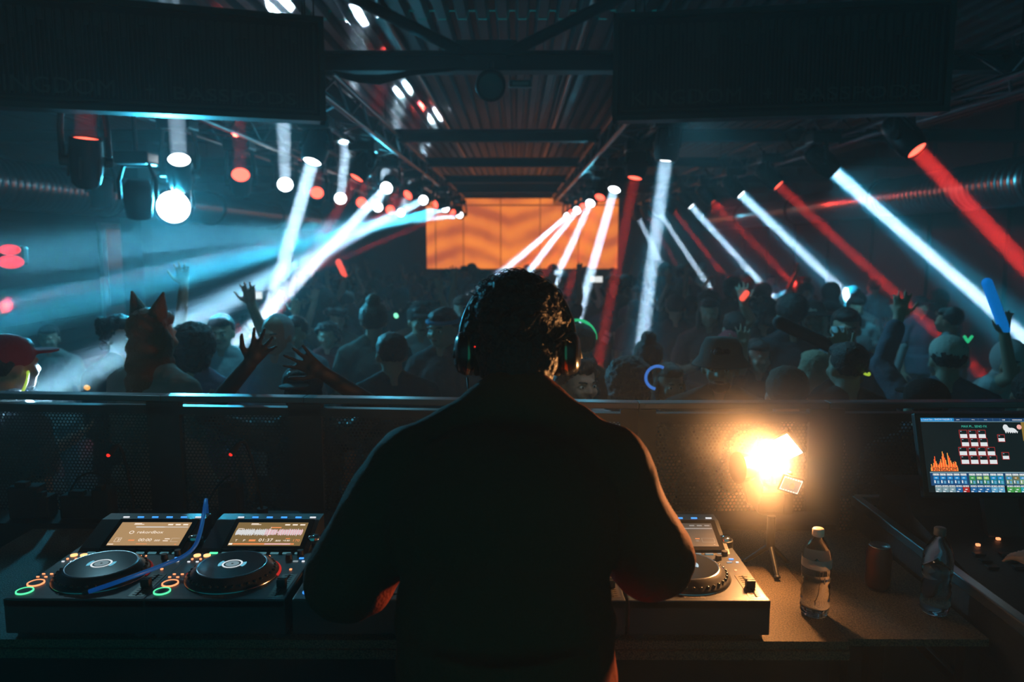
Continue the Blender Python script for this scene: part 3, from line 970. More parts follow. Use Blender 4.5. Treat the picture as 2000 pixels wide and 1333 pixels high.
# gooseneck lamps, small boxes and cables on the shelf
def goose(tip, base, h, lab):
    t = empty('gooseneck_lamp', base, lab, 'gooseneck lamp', 'gooseneck lamps by the barrier')
    M = Matrix.Translation(-Vector(base))
    a, b = Vector(tip), Vector(base)
    pts = []
    for k in range(17):
        u = k / 16
        p = b.lerp(a, u ** 1.3)
        p.z = b.z + (a.z - b.z) * u + h * math.sin(math.pi * u ** 1.5) + .03 * math.sin(math.pi * u)
        pts.append(p)
    MB().tube(pts, .005, 8, M=M).build('neck', matt, t)
    MB().cyl(pts[-2], pts[-1] + (pts[-1] - pts[-2]).normalized() * .03, .009, .011, 14, M=M).build('lamp_head', matt, t)
    e = pts[-1] + (pts[-1] - pts[-2]).normalized() * .031
    MB().ell(e, (.006, .006, .006), M=M).build('led', EM['rd'], t)
    MB().cyl((0, 0, -.0), (0, 0, .03), .018, n=16).build('base', matt, t)


goose(P(222, 876, 2.42), (P(262, 985, 2.5).x, 2.5, .91), .05, 'gooseneck lamp with a red tip behind the far left deck')
goose(P(462, 873, 2.42), (P(512, 985, 2.5).x, 2.5, .91), .06, 'gooseneck lamp with a red tip behind the waveform deck')
for i, (px, w_, h_, lab) in enumerate(((55, .10, .11, 'dark power plug block at the far left of the shelf'), (92, .04, .075, 'small upright adapter next to the power plug block'),
                                     (160, .12, .08, 'dark box on the shelf under the looping cable'), (205, .06, .10, 'upright black plug behind the far left deck'), (452, .07, .11, 'tall black box behind the waveform deck'))):
    p = P(px, 985, 2.5)
    MB().box((0, 0, h_ / 2), (w_, .06, h_), b=.008).box((0, -.02, h_ + .008), (w_ * .4, .03, .018), b=.004).build('adapter_box', matt, label=lab, cat='box', loc=(p.x, 2.5, .91))
for i, (a, m_, b, lab) in enumerate((((130, 985), (170, 925), (240, 960), 'black cable arching between the shelf boxes at far left'), ((405, 985), (425, 950), (448, 930), 'thin black cable rising to the tall black box'),
                                   ((1370, 1012), (1390, 990), (1440, 960), 'thin cable rising from the right deck towards the camera'))):
    p0, p1, p2 = P(*a, 2.48), P(*m_, 2.5), P(*b, 2.48)
    MB().tube([((1 - u) ** 2) * p0 + 2 * u * (1 - u) * (2 * p1 - (p0 + p2) / 2) + u * u * p2 for u in [k / 12 for k in range(13)]], .004 if i < 2 else .0015, 8).build('shelf_cable', matt, label=lab, cat='cable')

# ------------------------------------------------------------ video camera with its light
LP = P(1525, 880, 2.05)
foot = Vector((LP.x + .0, 2.1, .905))
t = empty('mini_tripod', foot, 'small black tripod holding the camera on the table', 'tripod')
MB().cyl((0, 0, .06), (0, 0, .155), .012, n=14).build('column', black, t)
for k in range(3):
    a = k * 2.1 + .5
    MB().cyl((0, 0, .07), (.07 * math.cos(a), .07 * math.sin(a), .005), .008, .006, 10).ell((.07 * math.cos(a), .07 * math.sin(a), .006), (.009, .009, .006)).build('leg', black, t)
t = empty('video_camera', foot + Vector((0, 0, .155)), 'black video camera on the tripod with lens aimed left and a small lit screen', 'camera')
M = Matrix.Identity(4)
MB().box((0, 0, .045), (.09, .06, .07), b=.012).box((.035, -.0, .045), (.03, .07, .066), b=.012).box((-.0, 0, .085), (.035, .04, .02), b=.006).build('body', black, t)
lc = P(1468, 918, 2.05) - (foot + Vector((0, 0, .155)))
MB().cyl((-.05, 0, .05), (lc.x + .0, -.03, lc.z - .0), .026, .030, 28).cyl((lc.x, -.03, lc.z), (lc.x - .035, -.04, lc.z + .002), .036, .044, 28).build('lens', mat('lens_barrel', (.03, .028, .026), .25), t)
sp_ = P(1545, 948, 1.98) - (foot + Vector((0, 0, .155)))
fs = empty('flip_screen', sp_, rot=(R(8), R(17), 0)); fs.parent = t
MB().box((0, .004, 0), (.058, .006, .048), b=.002).build('bezel', black, fs)
MB().box((0, .0, 0), (.052, .001, .042)).build('picture', emat('cam_screen', (.30, .27, .24), 1.0), fs)
g = MB()
for k in range(7): g.box((-.022 + k * .0072, -.001, .0175), (.005, .0006, .004)); g.box((-.022 + k * .0072, -.001, -.0175), (.0052, .0006, .003))
g.box((-.0245, -.001, 0), (.002, .0006, .038)).box((.0245, -.001, 0), (.002, .0006, .038))
g.box((.004, -.001, -.004), (.013, .0006, .012), mi=1).ell((.004, -.001, .004), (.004, .0006, .004), mi=1)
g.build('graphics', [emat('cam_white', (1, .9, .8), 1.3), emat('cam_skin', (.8, .35, .2), 1.0)], fs)
MB().tube([(.05, 0, .05), sp_ + Vector((.0, .01, .03))], .006).build('hinge', black, t)
# the light on top
t = empty('camera_light', LP, 'blazing warm square LED light above the camera', 'camera light', rot=(R(24), R(-34), R(-38)))
MB().box((0, .014, 0), (.10, .022, .08), b=.004).build('housing', black, t)
MB().box((0, .001, 0), (.088, .003, .068), b=.0012).build('led_panel', emat('led_warm', (1, .70, .42), 40), t)
t2 = MB().tube([LP + Vector((0, .02, -.01)), LP + Vector((-.01, .035, -.07)), foot + Vector((0, 0, .25))], .007).build('light_bracket', black, label='thin bracket joining the warm light to the camera', cat='bracket')
d_ = Vector((-.86, -.42, -.32)).normalized()
L = bpy.data.lights.new('camera_light_beam', 'AREA'); L.shape = 'RECTANGLE'; L.size = .085; L.size_y = .065; L.energy = 24; L.color = (1, .42, .13)
o = bpy.data.objects.new('camera_light_beam', L); COL.objects.link(o)
o.location = LP + d_ * .02; o.rotation_euler = d_.to_track_quat('-Z', 'Y').to_euler()
spot(LP + Vector((-.01, -.05, 0)), Vector((-.1, -1, .6)), 160, 7, (1, .40, .12), .03, 'camera_light_spill')
gm = bpy.data.materials.new('bloom_volume'); gm.use_nodes = True  # added scattering ball standing in for lens bloom round the lamp
nt = gm.node_tree; nt.nodes.clear()
vs = nt.nodes.new('ShaderNodeVolumeScatter'); vs.inputs['Color'].default_value = (1, 1, 1, 1)
tc = nt.nodes.new('ShaderNodeTexCoord'); gd = nt.nodes.new('ShaderNodeTexGradient'); gd.gradient_type = 'QUADRATIC_SPHERE'
mp = nt.nodes.new('ShaderNodeMapping'); mp.inputs['Scale'].default_value = (3.2, 3.2, 3.2)
ml = nt.nodes.new('ShaderNodeMath'); ml.operation = 'MULTIPLY'; ml.inputs[1].default_value = 2.2
nt.links.new(tc.outputs['Object'], mp.inputs[0]); nt.links.new(mp.outputs[0], gd.inputs[0]); nt.links.new(gd.outputs['Fac'], ml.inputs[0]); nt.links.new(ml.outputs[0], vs.inputs['Density'])
nt.links.new(vs.outputs[0], nt.nodes.new('ShaderNodeOutputMaterial').inputs['Volume'])
MB().ell((0, 0, 0), (.31, .31, .31)).build('bloom_volume', gm, label='warm-lit puff of haze hanging round the camera light', cat='haze', kind='stuff', loc=LP)

# ------------------------------------------------------------ bottles and can
BP = [(0, .004), (.020, .0), (.030, .003), (.0345, .012), (.0355, .03), (.033, .036), (.0355, .045), (.0335, .052), (.0355, .061), (.0325, .068), (.035, .078), (.0315, .087), (.034, .098), (.0355, .108), (.0355, .150), (.034, .158), (.029, .172), (.022, .186), (.0155, .197), (.0125, .204), (.0125, .211)]
glass = mat('clear_plastic', (.95, .97, 1), .03, trans=1., ior=1.25)
water = mat('bottle_water', (.95, .97, 1), .02, trans=1., ior=1.33)


def bottle(loc, lab, cap_m, lm):
    t = empty('water_bottle', loc, lab, 'water bottle', 'plastic water bottles')
    MB().lathe(BP, 40).build('bottle_body', glass, t)
    pr = [(max(r - .0016, 0), z + .002) for r, z in BP if z < .145] + [(0, .146)]
    MB().lathe(pr, 40).build('water', water, t)
    MB().lathe([(.0132, .205), (.0142, .206), (.0142, .222), (.012, .2245), (0, .2245)], 30).build('cap', cap_m, t)
    if lm:
        MB().lathe([(.0359, .112), (.0359, .152)], 40, mi=0).build('label', lm, t)
        g = MB()
        for k in range(9):
            a = R(-112 + k * 5)
            g.box((.0363 * math.cos(a), .0363 * math.sin(a), .120), (.0012 if k % 2 else .002, .0012, .012))
        g.build('barcode', matt, t)
    return t


lm = bpy.data.materials.new('bottle_label'); lm.use_nodes = True
nt = lm.node_tree; b = nt.nodes['Principled BSDF']
tc = nt.nodes.new('ShaderNodeTexCoord'); sx = nt.nodes.new('ShaderNodeSeparateXYZ'); nt.links.new(tc.outputs['Object'], sx.inputs[0])
cr = nt.nodes.new('ShaderNodeValToRGB'); cr.color_ramp.interpolation = 'CONSTANT'
mp = nt.nodes.new('ShaderNodeMapRange'); mp.inputs[1].default_value = .112; mp.inputs[2].default_value = .152
nt.links.new(sx.outputs['Z'], mp.inputs[0]); nt.links.new(mp.outputs[0], cr.inputs[0]); nt.links.new(cr.outputs[0], b.inputs['Base Color'])
cr.color_ramp.elements[0].color = (.05, .05, .06, 1); cr.color_ramp.elements[1].position = .42; cr.color_ramp.elements[1].color = (.6, .58, .55, 1)
b.inputs['Roughness'].default_value = .35; b.inputs['Alpha'].default_value = .55
bp_ = PZ(1590, 1200, .9)
bottle((bp_.x, bp_.y, .9), 'clear water bottle with pale cap standing in the orange light', mat('cap_white', (.85, .72, .6), .4), lm)
bp2 = PZ(1790, 1190, .893)
bottle((1.065, 1.86, .893), 'dim water bottle in the shade by the flight case', mat('cap_grey', (.12, .12, .12), .5), None)
t = empty('drink_can', (.985, 2.0, .893), 'dark red drink can beside the shaded bottle', 'drink can')
MB().lathe([(0, .002), (.025, 0), (.032, .01), (.033, .03), (.033, .105), (.027, .12)], 32).build('can_body', mat('can_red', (.10, .02, .015), .3, .5), t)
MB().lathe([(.027, .12), (.026, .123), (.024, .118), (0, .118)], 32).build('rim', alu, t)

# ------------------------------------------------------------ lighting desk in its flight case
t = empty('flight_case', (1.15, 1.62, 0), 'black flight case with aluminium rails under the lighting desk', 'flight case')
cs = MB().box((0.01, .45, .83), (.02, .9, .26)).box((.6, .45, .70), (1.2, .9, .02)).box((.6, .9, .83), (1.2, .02, .26)).box((1.2, .45, .83), (.02, .9, .26)).box((.6, .0, .78), (1.2, .02, .16))
cs.build('shell', mat('case_laminate', (.03, .035, .038), .5, bump=(90, .1)), t)
for (p0, p1) in (((0, 0, .965), (0, .9, .965)), ((0, 0, .70), (0, .9, .70)), ((0, .9, .965), (1.2, .9, .965)), ((1.2, 0, .965), (1.2, .9, .965)), ((0, 0, .87), (1.2, 0, .87))):
    c_ = (Vector(p0) + Vector(p1)) / 2; d_ = Vector(p1) - Vector(p0)
    MB().box(c_, (max(abs(d_.x), .03), max(abs(d_.y), .03), .03), b=.004).build('rail', alu, t)
for x in (.06, 1.14):
    for y in (.06, .84):
        MB().box((x, y, .345), (.05, .05, .69)).build('leg', matt, t)
t = empty('lighting_desk', (1.2, 1.68, .71), 'dark lighting desk with glowing orange keys inside the flight case', 'lighting desk', rot=(0, 0, 0))
b = MB()
prof = [(0, 0), (.78, 0), (.78, .36), (.62, .36), (.56, .30), (.3, .25), (0, .2)]
n = len(prof)
b.add([(x, y, z) for x in (.0, 1.12) for y, z in prof], [tuple(range(n))[::-1], tuple(range(n, 2 * n))] + [(i, (i + 1) % n, n + (i + 1) % n, n + i) for i in range(n)])
b.build('body', mat('desk_body', (.02, .026, .028), .5, bump=(80, .1)), t)
rnd = random.Random(9)
for k in range(14):
    x = .10 + k * .07
    MB().box((x, .17, .2305), (.006, .13, .002)).build('fader_slot', matt, t)
    MB().box((x, .13 + rnd.random() * .08, .238), (.022, .016, .018), b=.003).build('fader', dark_metal, t)
for k in range(12):
    MB().box((.1 + k * .075, .40 + (k % 2) * .03, .274 + (k % 2) * .006), (.010, .008, .006)).build('orange_key', EM['os'], t)
for k in range(9):
    MB().box((.30 + k * .04, .60 + (k % 2) * .035, .343 + .018 * (k % 2)), (.008, .006, .004)).build('orange_key', EM['os'], t)
for r_ in range(3):
    for k in range(14):
        MB().box((.08 + k * .072, .30 + r_ * .03, .2525 + r_ * .0055), (.03, .018, .006), b=.001).build('key', dark_metal, t)
# monitor
tlm = P(1797, 817, 2.24); blm = P(1815, 962, 2.163)
vy = (tlm - blm); HM = vy.length
xw = .42
ay = vy.normalized(); axx = Vector((1, .0, 0)); axx = (axx - ay * axx.dot(ay)).normalized(); azz = axx.cross(ay)
t = empty('desk_monitor', blm, 'black monitor showing a dark layout page with a flame logo above the lighting desk', 'monitor')
t.matrix_world = Matrix.Translation(blm) @ Matrix((axx, ay, azz)).transposed().to_4x4()
MB().box((xw / 2, HM / 2, -.012), (xw + .03, HM + .03, .02), b=.004).build('housing', black, t)
MB().box((xw / 2, -.09, -.02), (.1, .16, .02)).build('bracket', black, t)
C_ = dict(bg=(.004, .010, .012), bar=(.01, .26, .62), cell=(.01, .05, .14), w=(.75, .8, .82), g=(.05, .55, .40), red=(.45, .03, .03), or_=(1., .13, .03), yel=(.95, .38, .07), blu=(.015, .13, .34), cy=(.12, .38, .6), tl=(.02, .38, .42), grn=(.06, .35, .08), ylg=(.35, .55, .16), dr=(.4, .02, .02), gl=(.20, .33, .38), blk=(.01, .01, .012), gld=(.25, .16, .03), pk=(.9, .45, .4))
keys = list(C_)
ms = [emat('monitor_' + k, C_[k], 1.0) for k in keys]
MB().box((xw / 2, HM / 2, .0), (xw, HM, .002)).build('picture', ms[0], t)
g = MB()
UX = HM / 1062.  # one unit of the zoomed picture


def rc(u0, v0, u1, v1, k, zz=.0014, sh=0):
    """u,v in picture units measured from the top left"""
    x0, x1 = u0 * UX, u1 * UX
    y0, y1 = HM - v1 * UX, HM - v0 * UX
    g.add([(x0, y0, zz), (x1, y0, zz), (x1, y1, zz), (x0, y1, zz)], [(0, 1, 2, 3)], keys.index(k))


rc(0, 0, 480, 50, 'bar'); rc(480, 0, 2300, 50, 'cell'); rc(0, 50, 2300, 57, 'gl')
for u in (480, 595, 715, 835, 1045, 1150, 1285, 1500, 1700, 1900): rc(u, 4, u + 4, 48, 'gl')
for u in (520, 740, 920, 1180, 1330, 1560, 1760): rc(u, 18, u + (45 if u != 1330 else 140), 34, 'w')
rc(8, 16, 30, 38, 'w')
for (c0, r0, w_, h_) in [(540 + 133 * k, 180, 104, 110) for k in range(3)] + [(550 + 133 * k, 298, 104, 110) for k in range(3)] + [(500 + 134 * k, 428, 108, 110) for k in range(4)] + [(512 + 134 * k, 548, 108, 112) for k in range(4)] + [(1085, 245, 92, 95), (1110, 500, 92, 92)]:
    rc(c0 - 7, r0 - 7, c0 + w_ + 7, r0 + h_ + 7, 'red', .0014)
    rc(c0, r0, c0 + w_, r0 + h_, 'bg', .0018)
    rc(c0 + 2, r0 + h_ * .5, c0 + w_ - 2, r0 + h_, 'w', .0022)
    rc(c0 + 8, r0 + 8, c0 + 30, r0 + 20, 'gl', .0022)
rnd = random.Random(2)
hs = [80, 40, 60, 95, 150, 190, 120, 90, 60, 75, 95, 120, 150, 100, 190, 260, 230, 170, 140, 75, 60, 240, 200, 170, 130, 100, 80, 110, 90, 120, 110, 60]
for k, h in enumerate(hs):
    rc(70 + k * 11.8, 765 - 20 - h, 70 + k * 11.8 + 12.2, 765, 'or_' if k % 3 else 'yel')
rc(60, 715, 80, 765, 'yel'); rc(440, 715, 452, 765, 'yel')
rc(40, 775, 2300, 790, 'gl')
rc(40, 790, 2300, 970, 'cell')
for gx, n_, k in ((75, 5, 'blu'), (590, 3, 'grn'), (890, 2, 'tl'), (1110, 4, 'ylg'), (1560, 6, 'blu')):
    for q in range(n_):
        u = gx + q * 98
        rc(u, 800, u + 92, 950, k)
        rc(u + 4, 800, u + 88, 828, 'w', .0018)
        rc(u + 10, 842, u + 82, 880, 'grn' if (k == 'grn' and q == 0) else ('ylg' if k == 'grn' else ('gld' if (k == 'ylg' and q == 1) else 'bar')), .0018)
        rc(u + 28, 856, u + 60, 866, 'w', .0022)
        rc(u + 12, 895, u + 30, 935, 'w', .0018); rc(u + 50, 900, u + 80, 940, 'cy', .0018)
        for z_ in range(4): rc(u + 8 + z_ * 20, 814 + (z_ % 2) * 4, u + 18 + z_ * 20, 824, 'blk', .0022)
for gx, ks in ((90, ('gl', 'gl', 'gl', 'blu', 'dr')), (590, ('blu', 'blu', 'blu', 'cy', 'cy')), (1110, ('grn', 'grn', 'tl', 'blu', 'blu')), (1640, ('blu', 'grn', 'blu', 'cy'))):
    for q, k in enumerate(ks):
        u = gx + q * 98
        rc(u, 965, u + 92, 1062, k)
        rc(u + 4, 967, u + 88, 990, 'w', .0018)
        rc(u + 30, 1016, u + 62, 1028, 'w', .0018); rc(u + 6, 1045, u + 40, 1058, 'w', .0018)
        for z_ in range(4): rc(u + 8 + z_ * 20, 980 - (z_ % 2) * 6, u + 18 + z_ * 20, 990, 'blk', .0022)
# white doodle
for (u, v, a, b_) in ((1215, 140, 40, 48), (1240, 165, 50, 34), (1295, 175, 62, 34), (1330, 185, 40, 26)):
    pts_ = [(u + a * math.cos(q * .5236), v + b_ * math.sin(q * .5236)) for q in range(12)]
    g.add([(x * UX, HM - y * UX, .0018) for x, y in pts_][::-1], [tuple(range(12))], keys.index('w'))
for k in range(6): 
    u = 1195 + k * 32
    g.add([(u * UX, HM - 190 * UX, .0018), ((u + 16) * UX, HM - 225 * UX, .0018), ((u + 32) * UX, HM - 190 * UX, .0018)], [(0, 1, 2)], keys.index('w'))
pts_ = [(1412 + 36 * math.cos(q * .5236), 130 + 36 * math.sin(q * .5236)) for q in range(12)]
g.add([(x * UX, HM - y * UX, .0018) for x, y in pts_][::-1], [tuple(range(12))], keys.index('pk'))
rc(1445, 60, 1600, 330, 'gld')
g.build('layout_graphics', ms, t)
for s, u, v, sz, k in (('Local Ses - SHOW FADER 2', 38, 34, 26, 'w'), ('MAX PI... SEND FX', 575, 138, 34, 'g'), ('KINGDOM', 84, 762, 58, 'blk')):
    o = text(s, sz * UX * 1.35, ms[keys.index(k)], t, (u * UX, HM - v * UX, .0026), (0, 0, 0), 'screen_text', fit=345 * UX if s == 'KINGDOM' else None)

# ------------------------------------------------------------ people
def hand(mb, w, d, n, side=1, spread=.25, curl=.25, k=1.0, thumb=True):
    """palm and five fingers; w wrist, d pointing direction, n palm normal, side: thumb side along +-(d x n)"""
    w = Vector(w); d = Vector(d).normalized(); n = Vector(n); n = (n - d * n.dot(d)).normalized()
    s = d.cross(n) * side
    kn = []
    for i, (o, l) in enumerate(((.030, .072), (.010, .082), (-.011, .076), (-.030, .058))):
        base = w + d * .018 * k + s * o * .55 * k
        kp = w + d * (.088 - .006 * abs(i - 1)) * k + s * o * k
        mb.cap(base, kp, .014 * k, .0115 * k, 10)
        kn.append((kp, o, l))
    mb.ell(w + d * .045 * k, (.03 * k,) * 3, n=12, m=8)
    for kp, o, l in kn:
        fd = (d + s * (o / .03) * spread).normalized()
        a = kp
        r = .0098 * k
        for j, f in enumerate((.45, .31, .24)):
            cd_ = (fd * math.cos(curl * (j + .6)) + n * math.sin(curl * (j + .6))).normalized()
            b = a + cd_ * l * f * k
            mb.cap(a, b, r, r * .9, 10)
            a = b; r *= .9
    if thumb:
        a = w + d * .025 * k + s * .022 * k
        t1 = (d * .55 + s * .8 + n * .25).normalized(); t2 = (d * .85 + s * .45 + n * .2).normalized()
        b = a + t1 * .042 * k; c = b + t2 * .034 * k; e = c + t2 * .026 * k
        mb.cap(a, b, .015 * k, .0115 * k, 10).cap(b, c, .0115 * k, .0105 * k, 10).cap(c, e, .0105 * k, .009 * k, 10)


def head_prims(mb, M, e=0.):
    def E(c, r, rot=None):
        q = M.to_3x3().to_quaternion()
        rr = q if rot is None else q @ rot
        mb.ell(M @ Vector(c), [v + e for v in r], rot=rr.to_euler(), n=18, m=12)
    E((0, .012, .100), (.076, .094, .088))
    E((0, -.018, .060), (.062, .076, .085))
    E((0, -.045, .010), (.042, .046, .030))
    E((0, -.068, -.006), (.022, .020, .018))
    for s in (-1, 1):
        E((s * .036, -.070, .045), (.022, .018, .022))
        E((s * .076, .012, .062), (.011, .020, .031))
    E((0, -.088, .092), (.042, .012, .012))
    q = M.to_3x3()
    mb.cap(M @ Vector((0, -.088, .085)), M @ Vector((0, -.108, .050)), .008 + e, .012 + e, 10)
    E((0, -.086, .022), (.022, .012, .009))
    for s in (-1, 1): E((s * .012, -.096, .048), (.009, .010, .008))


ARMS = {
    'down': lambda s: ((s * .235, .03, 1.13), (s * .25, -.07, .89), (0, -.25, -1), (-s, 0, 0)),
    'up': lambda s: ((s * .30, -.10, 1.55), (s * .22, -.16, 1.80), (-s * .1, -.1, 1), (0, -1, 0)),
    'high': lambda s: ((s * .24, -.03, 1.66), (s * .20, -.06, 1.92), (0, -.1, 1), (0, -1, 0)),
    'bent': lambda s: ((s * .25, -.04, 1.14), (s * .12, -.26, 1.22), (-s * .5, -.7, .5), (0, 0, 1)),
    'chin': lambda s: ((s * .25, -.10, 1.14), (s * .11, -.22, 1.36), (-s * .2, -.2, 1), (0, 1, 0)),
    'out': lambda s: ((s * .38, -.12, 1.25), (s * .42, -.30, 1.44), (s * .2, -.5, .8), (0, -1, 0)),
}


def make_person(label, group=None, arms=('down', 'down'), skin_mat=None, top=(.1, .1, .1), sleeve=.55, pants=(.02, .025, .04), hair='short', hair_mat=None,
                hy=0, hp=0, lean=0, g=1., voxel=.0095, face=False, hat=None, hat_col=(.02, .02, .02), hscale=1., openm=False, spread=.25, curl=.25, seed=1, beard=False):
    skin_mat = skin_mat or skin; hair_mat = hair_mat or hair_b
    Tl = Matrix.Translation((0, 0, .95)) @ Matrix.Rotation(R(lean), 4, 'X') @ Matrix.Translation((0, 0, -.95))
    T = lambda p: Tl @ Vector(p)
    Hm = Tl @ Matrix.Translation((0, -.012, 1.535)) @ Matrix.Rotation(R(hy), 4, 'Z') @ Matrix.Rotation(R(hp), 4, 'X')

    def torso(mb, e):
        mb.ell((0, 0, .95), (.165 * g + e, .11 * g + e, .13 + e))
        mb.ell(T((0, .0, 1.10)), (.145 * g + e, .10 * g + e, .16 + e))
        mb.ell(T((0, .0, 1.28)), (.165 * g + e, .11 * g + e, .18 + e))
        mb.cap(T((-.145 * g, .01, 1.40)), T((.145 * g, .01, 1.40)), .062 + e)
        for s in (-1, 1): mb.cap(T((s * .13 * g, .01, 1.43)), T((s * .04, .01, 1.475)), .038 + e, .045 + e)

    def arm(mb, s, el, wr, e, f=1., flare=0.):
        sh = T((s * .178 * g, .005, 1.395))
        mb.cap(sh, el if f >= 1 else sh.lerp(el, f), .052 + e, (.040 if f >= 1 else .05) + e + flare)
        if f > 1: mb.cap(el, el.lerp(wr, min(f - 1, 1)), .041 + e, .030 + e + flare)

    A = []
    for s, k in zip((-1, 1), arms):
        el, wr, hd, hn = ARMS[k](s) if isinstance(k, str) else k
        A.append((s, T(el) if isinstance(k, str) else Vector(el), T(wr) if isinstance(k, str) else Vector(wr), Vector(hd), Vector(hn)))
    b = MB()
    torso(b, 0)
    b.cap(T((0, .012, 1.42)), Hm @ Vector((0, .02, .02)), .058, .054)
    head_prims(b, Hm)
    for s, el, wr, hd, hn in A:
        arm(b, s, el, wr, 0, 2.)
        b.cap(wr, wr + hd.normalized() * .02, .028, .026)
        hand(b, wr, hd, hn, side=s if hd.cross(hn).dot(Vector((s, 0, 0))) < 0 else -s, spread=spread, curl=curl)
    for s in (-1, 1):
        b.cap((s * .09, 0, .90), (s * .10, -.01, .48), .083, .055).cap((s * .10, -.01, .48), (s * .11, .02, .09), .053, .038)
        b.cap((s * .11, .03, .035), (s * .12, -.15, .03), .036, .030)
    body = link('person', fuse(b, 'person', skin_mat, voxel, 3), None, label, 'person', group)
    # shirt
    b = MB(); torso(b, .014)
    b.cyl((0, 0, .86), T((0, 0, 1.06)), .172 * g + .01, .150 * g + .018, 20)
    for s, el, wr, hd, hn in A: arm(b, s, el, wr, .012, sleeve * 1.0 if sleeve <= 1 else sleeve, .010)
    me = fuse(b, 'shirt', cloth(top), max(voxel, .0095), 3, (14, .006))
    link('shirt', me, body)
    b = MB()
    b.ell((0, 0, .93), (.172 * g, .118 * g, .12))
    for s in (-1, 1): b.cap((s * .09, 0, .88), (s * .10, -.01, .48), .094, .068).cap((s * .10, -.01, .48), (s * .11, .02, .10), .066, .055)
    link('trousers', fuse(b, 'trousers', cloth(pants), .012, 2), body)
    sb = MB()
    for s in (-1, 1): sb.cap((s * .11, .04, .045), (s * .122, -.165, .038), .044, .036)
    link('shoes', fuse(sb, 'shoes', matt, .01, 2), body)
    # hair
    q = Hm.to_3x3().to_quaternion()
    h = MB()

    def HE(c, r): h.ell(Hm @ Vector(c), [v * hscale for v in r], rot=q.to_euler(), n=18, m=12)
    if hair != 'none':
        HE((0, .030, .115), (.086, .088, .088)); HE((0, -.03, .150), (.066, .060, .040))
        if hair == 'long':
            for z in (.03, -.04, -.11, -.17): HE((0, .065 - z * .1, z), (.085, .05, .06))
            for s in (-1, 1):
                for z in (.05, -.03, -.1): HE((s * .078, .015, z), (.022, .045, .06))
        if hair == 'curly':
            rnd = random.Random(seed)
            for k in range(26):
                a = rnd.uniform(0, 6.28); z = rnd.uniform(.02, .17)
                yy = .03 + .085 * math.sin(a); 
                if yy < -.02 and z < .13: continue
                HE((.085 * math.cos(a), yy, z), (.03, .03, .03))
        if hair == 'afro': HE((0, .045, .12), (.125, .12, .12)); HE((0, .06, .04), (.11, .08, .08))
        if hair == 'bun': HE((0, .06, .21), (.045, .045, .045))
        if hair == 'pony':
            HE((0, .13, .10), (.04, .05, .04)); HE((0, .15, .02), (.035, .035, .08)); HE((0, .14, -.08), (.028, .03, .08))
        amp = {'afro': .010, 'curly': .010}.get(hair, .004)
        link('hair', fuse(h, 'hair', hair_mat, .009, 1, (45, amp)), body)
    if beard:
        h = MB(); HE((0, -.045, .0), (.048, .05, .032)); HE((0, -.075, -.01), (.028, .024, .022))
        link('beard', fuse(h, 'beard', hair_mat, .007, 1, (60, .003)), body)
    if hat == 'cap':
        h = MB(); HE((0, .015, .125), (.092, .105, .082)); h.ell(Hm @ Vector((0, -.12, .125)), (.075, .075, .010), rot=q.to_euler())
        link('cap', fuse(h, 'cap', cloth(hat_col), .008, 2), body)
    if hat == 'bucket':
        prof = [(0, .21), (.07, .205), (.088, .17), (.098, .125), (.128, .088), (.130, .083), (.1, .115), (.09, .12)]
        M = Hm @ Matrix.Translation((0, .008, 0))
        MB().lathe(prof, 36, M=M).build('bucket_hat', cloth(hat_col), body)
    if hat == 'hood':
        h = MB(); HE((0, .03, .10), (.108, .115, .118)); HE((0, .05, -.03), (.11, .10, .08))
        me = fuse(h, 'hood', cloth(hat_col), .009, 2)
        link('hood', me, body)
    if hat == 'ears':
        for s in (-1, 1):
            c = Hm @ Vector((s * .055, .02, .175)); tip = Hm @ Vector((s * .095, .02, .27))
            MB().cyl(c, tip, .042, .004, 14).build('cat_ear', hair_mat, body)
    if hat == 'wide':
        MB().lathe([(0, .22), (.06, .215), (.085, .16), (.09, .14), (.20, .13), (.205, .12), (.09, .125)], 36, M=Hm).build('wide_hat', cloth(hat_col), body)
    if hat == 'band':
        MB().tube([Hm @ Vector((.09 * math.cos(a), .02 + .102 * math.sin(a), .125 + .01 * math.sin(a))) for a in [k * math.pi / 14 for k in range(28)]], .012, 8, closed=True).build('headband', cloth(hat_col), body)
    if face:
        e = MB(); ir = MB(); br = MB()
        for s in (-1, 1):
            e.ell(Hm @ Vector((s * .030, -.0825, .072)), (.0125, .008, .0065), rot=q.to_euler())
            ir.ell(Hm @ Vector((s * .030, -.0890, .072)), (.0055, .003, .0058), rot=q.to_euler())
            br.tube([Hm @ Vector((s * (.014 + .011 * k), -.098 + .0035 * k * k * .5, .090 + .004 * (k if k < 2 else 1))) for k in range(4)], .0035, 6)
        e.build('eyes', mat('eye_white', (.7, .68, .65), .3), body)
        ir.build('irises', mat('eye_iris', (.02, .012, .008), .2), body)
        br.build('eyebrows', hair_mat, body)
        m_ = MB()
        if openm: m_.ell(Hm @ Vector((0, -.094, .018)), (.017, .008, .014), rot=q.to_euler())
        else: m_.ell(Hm @ Vector((0, -.0965, .022)), (.022, .006, .006), rot=q.to_euler())
        m_.build('mouth', mat('mouth_dark', (.10, .02, .02), .5), body)
    return body


HC = 1.62


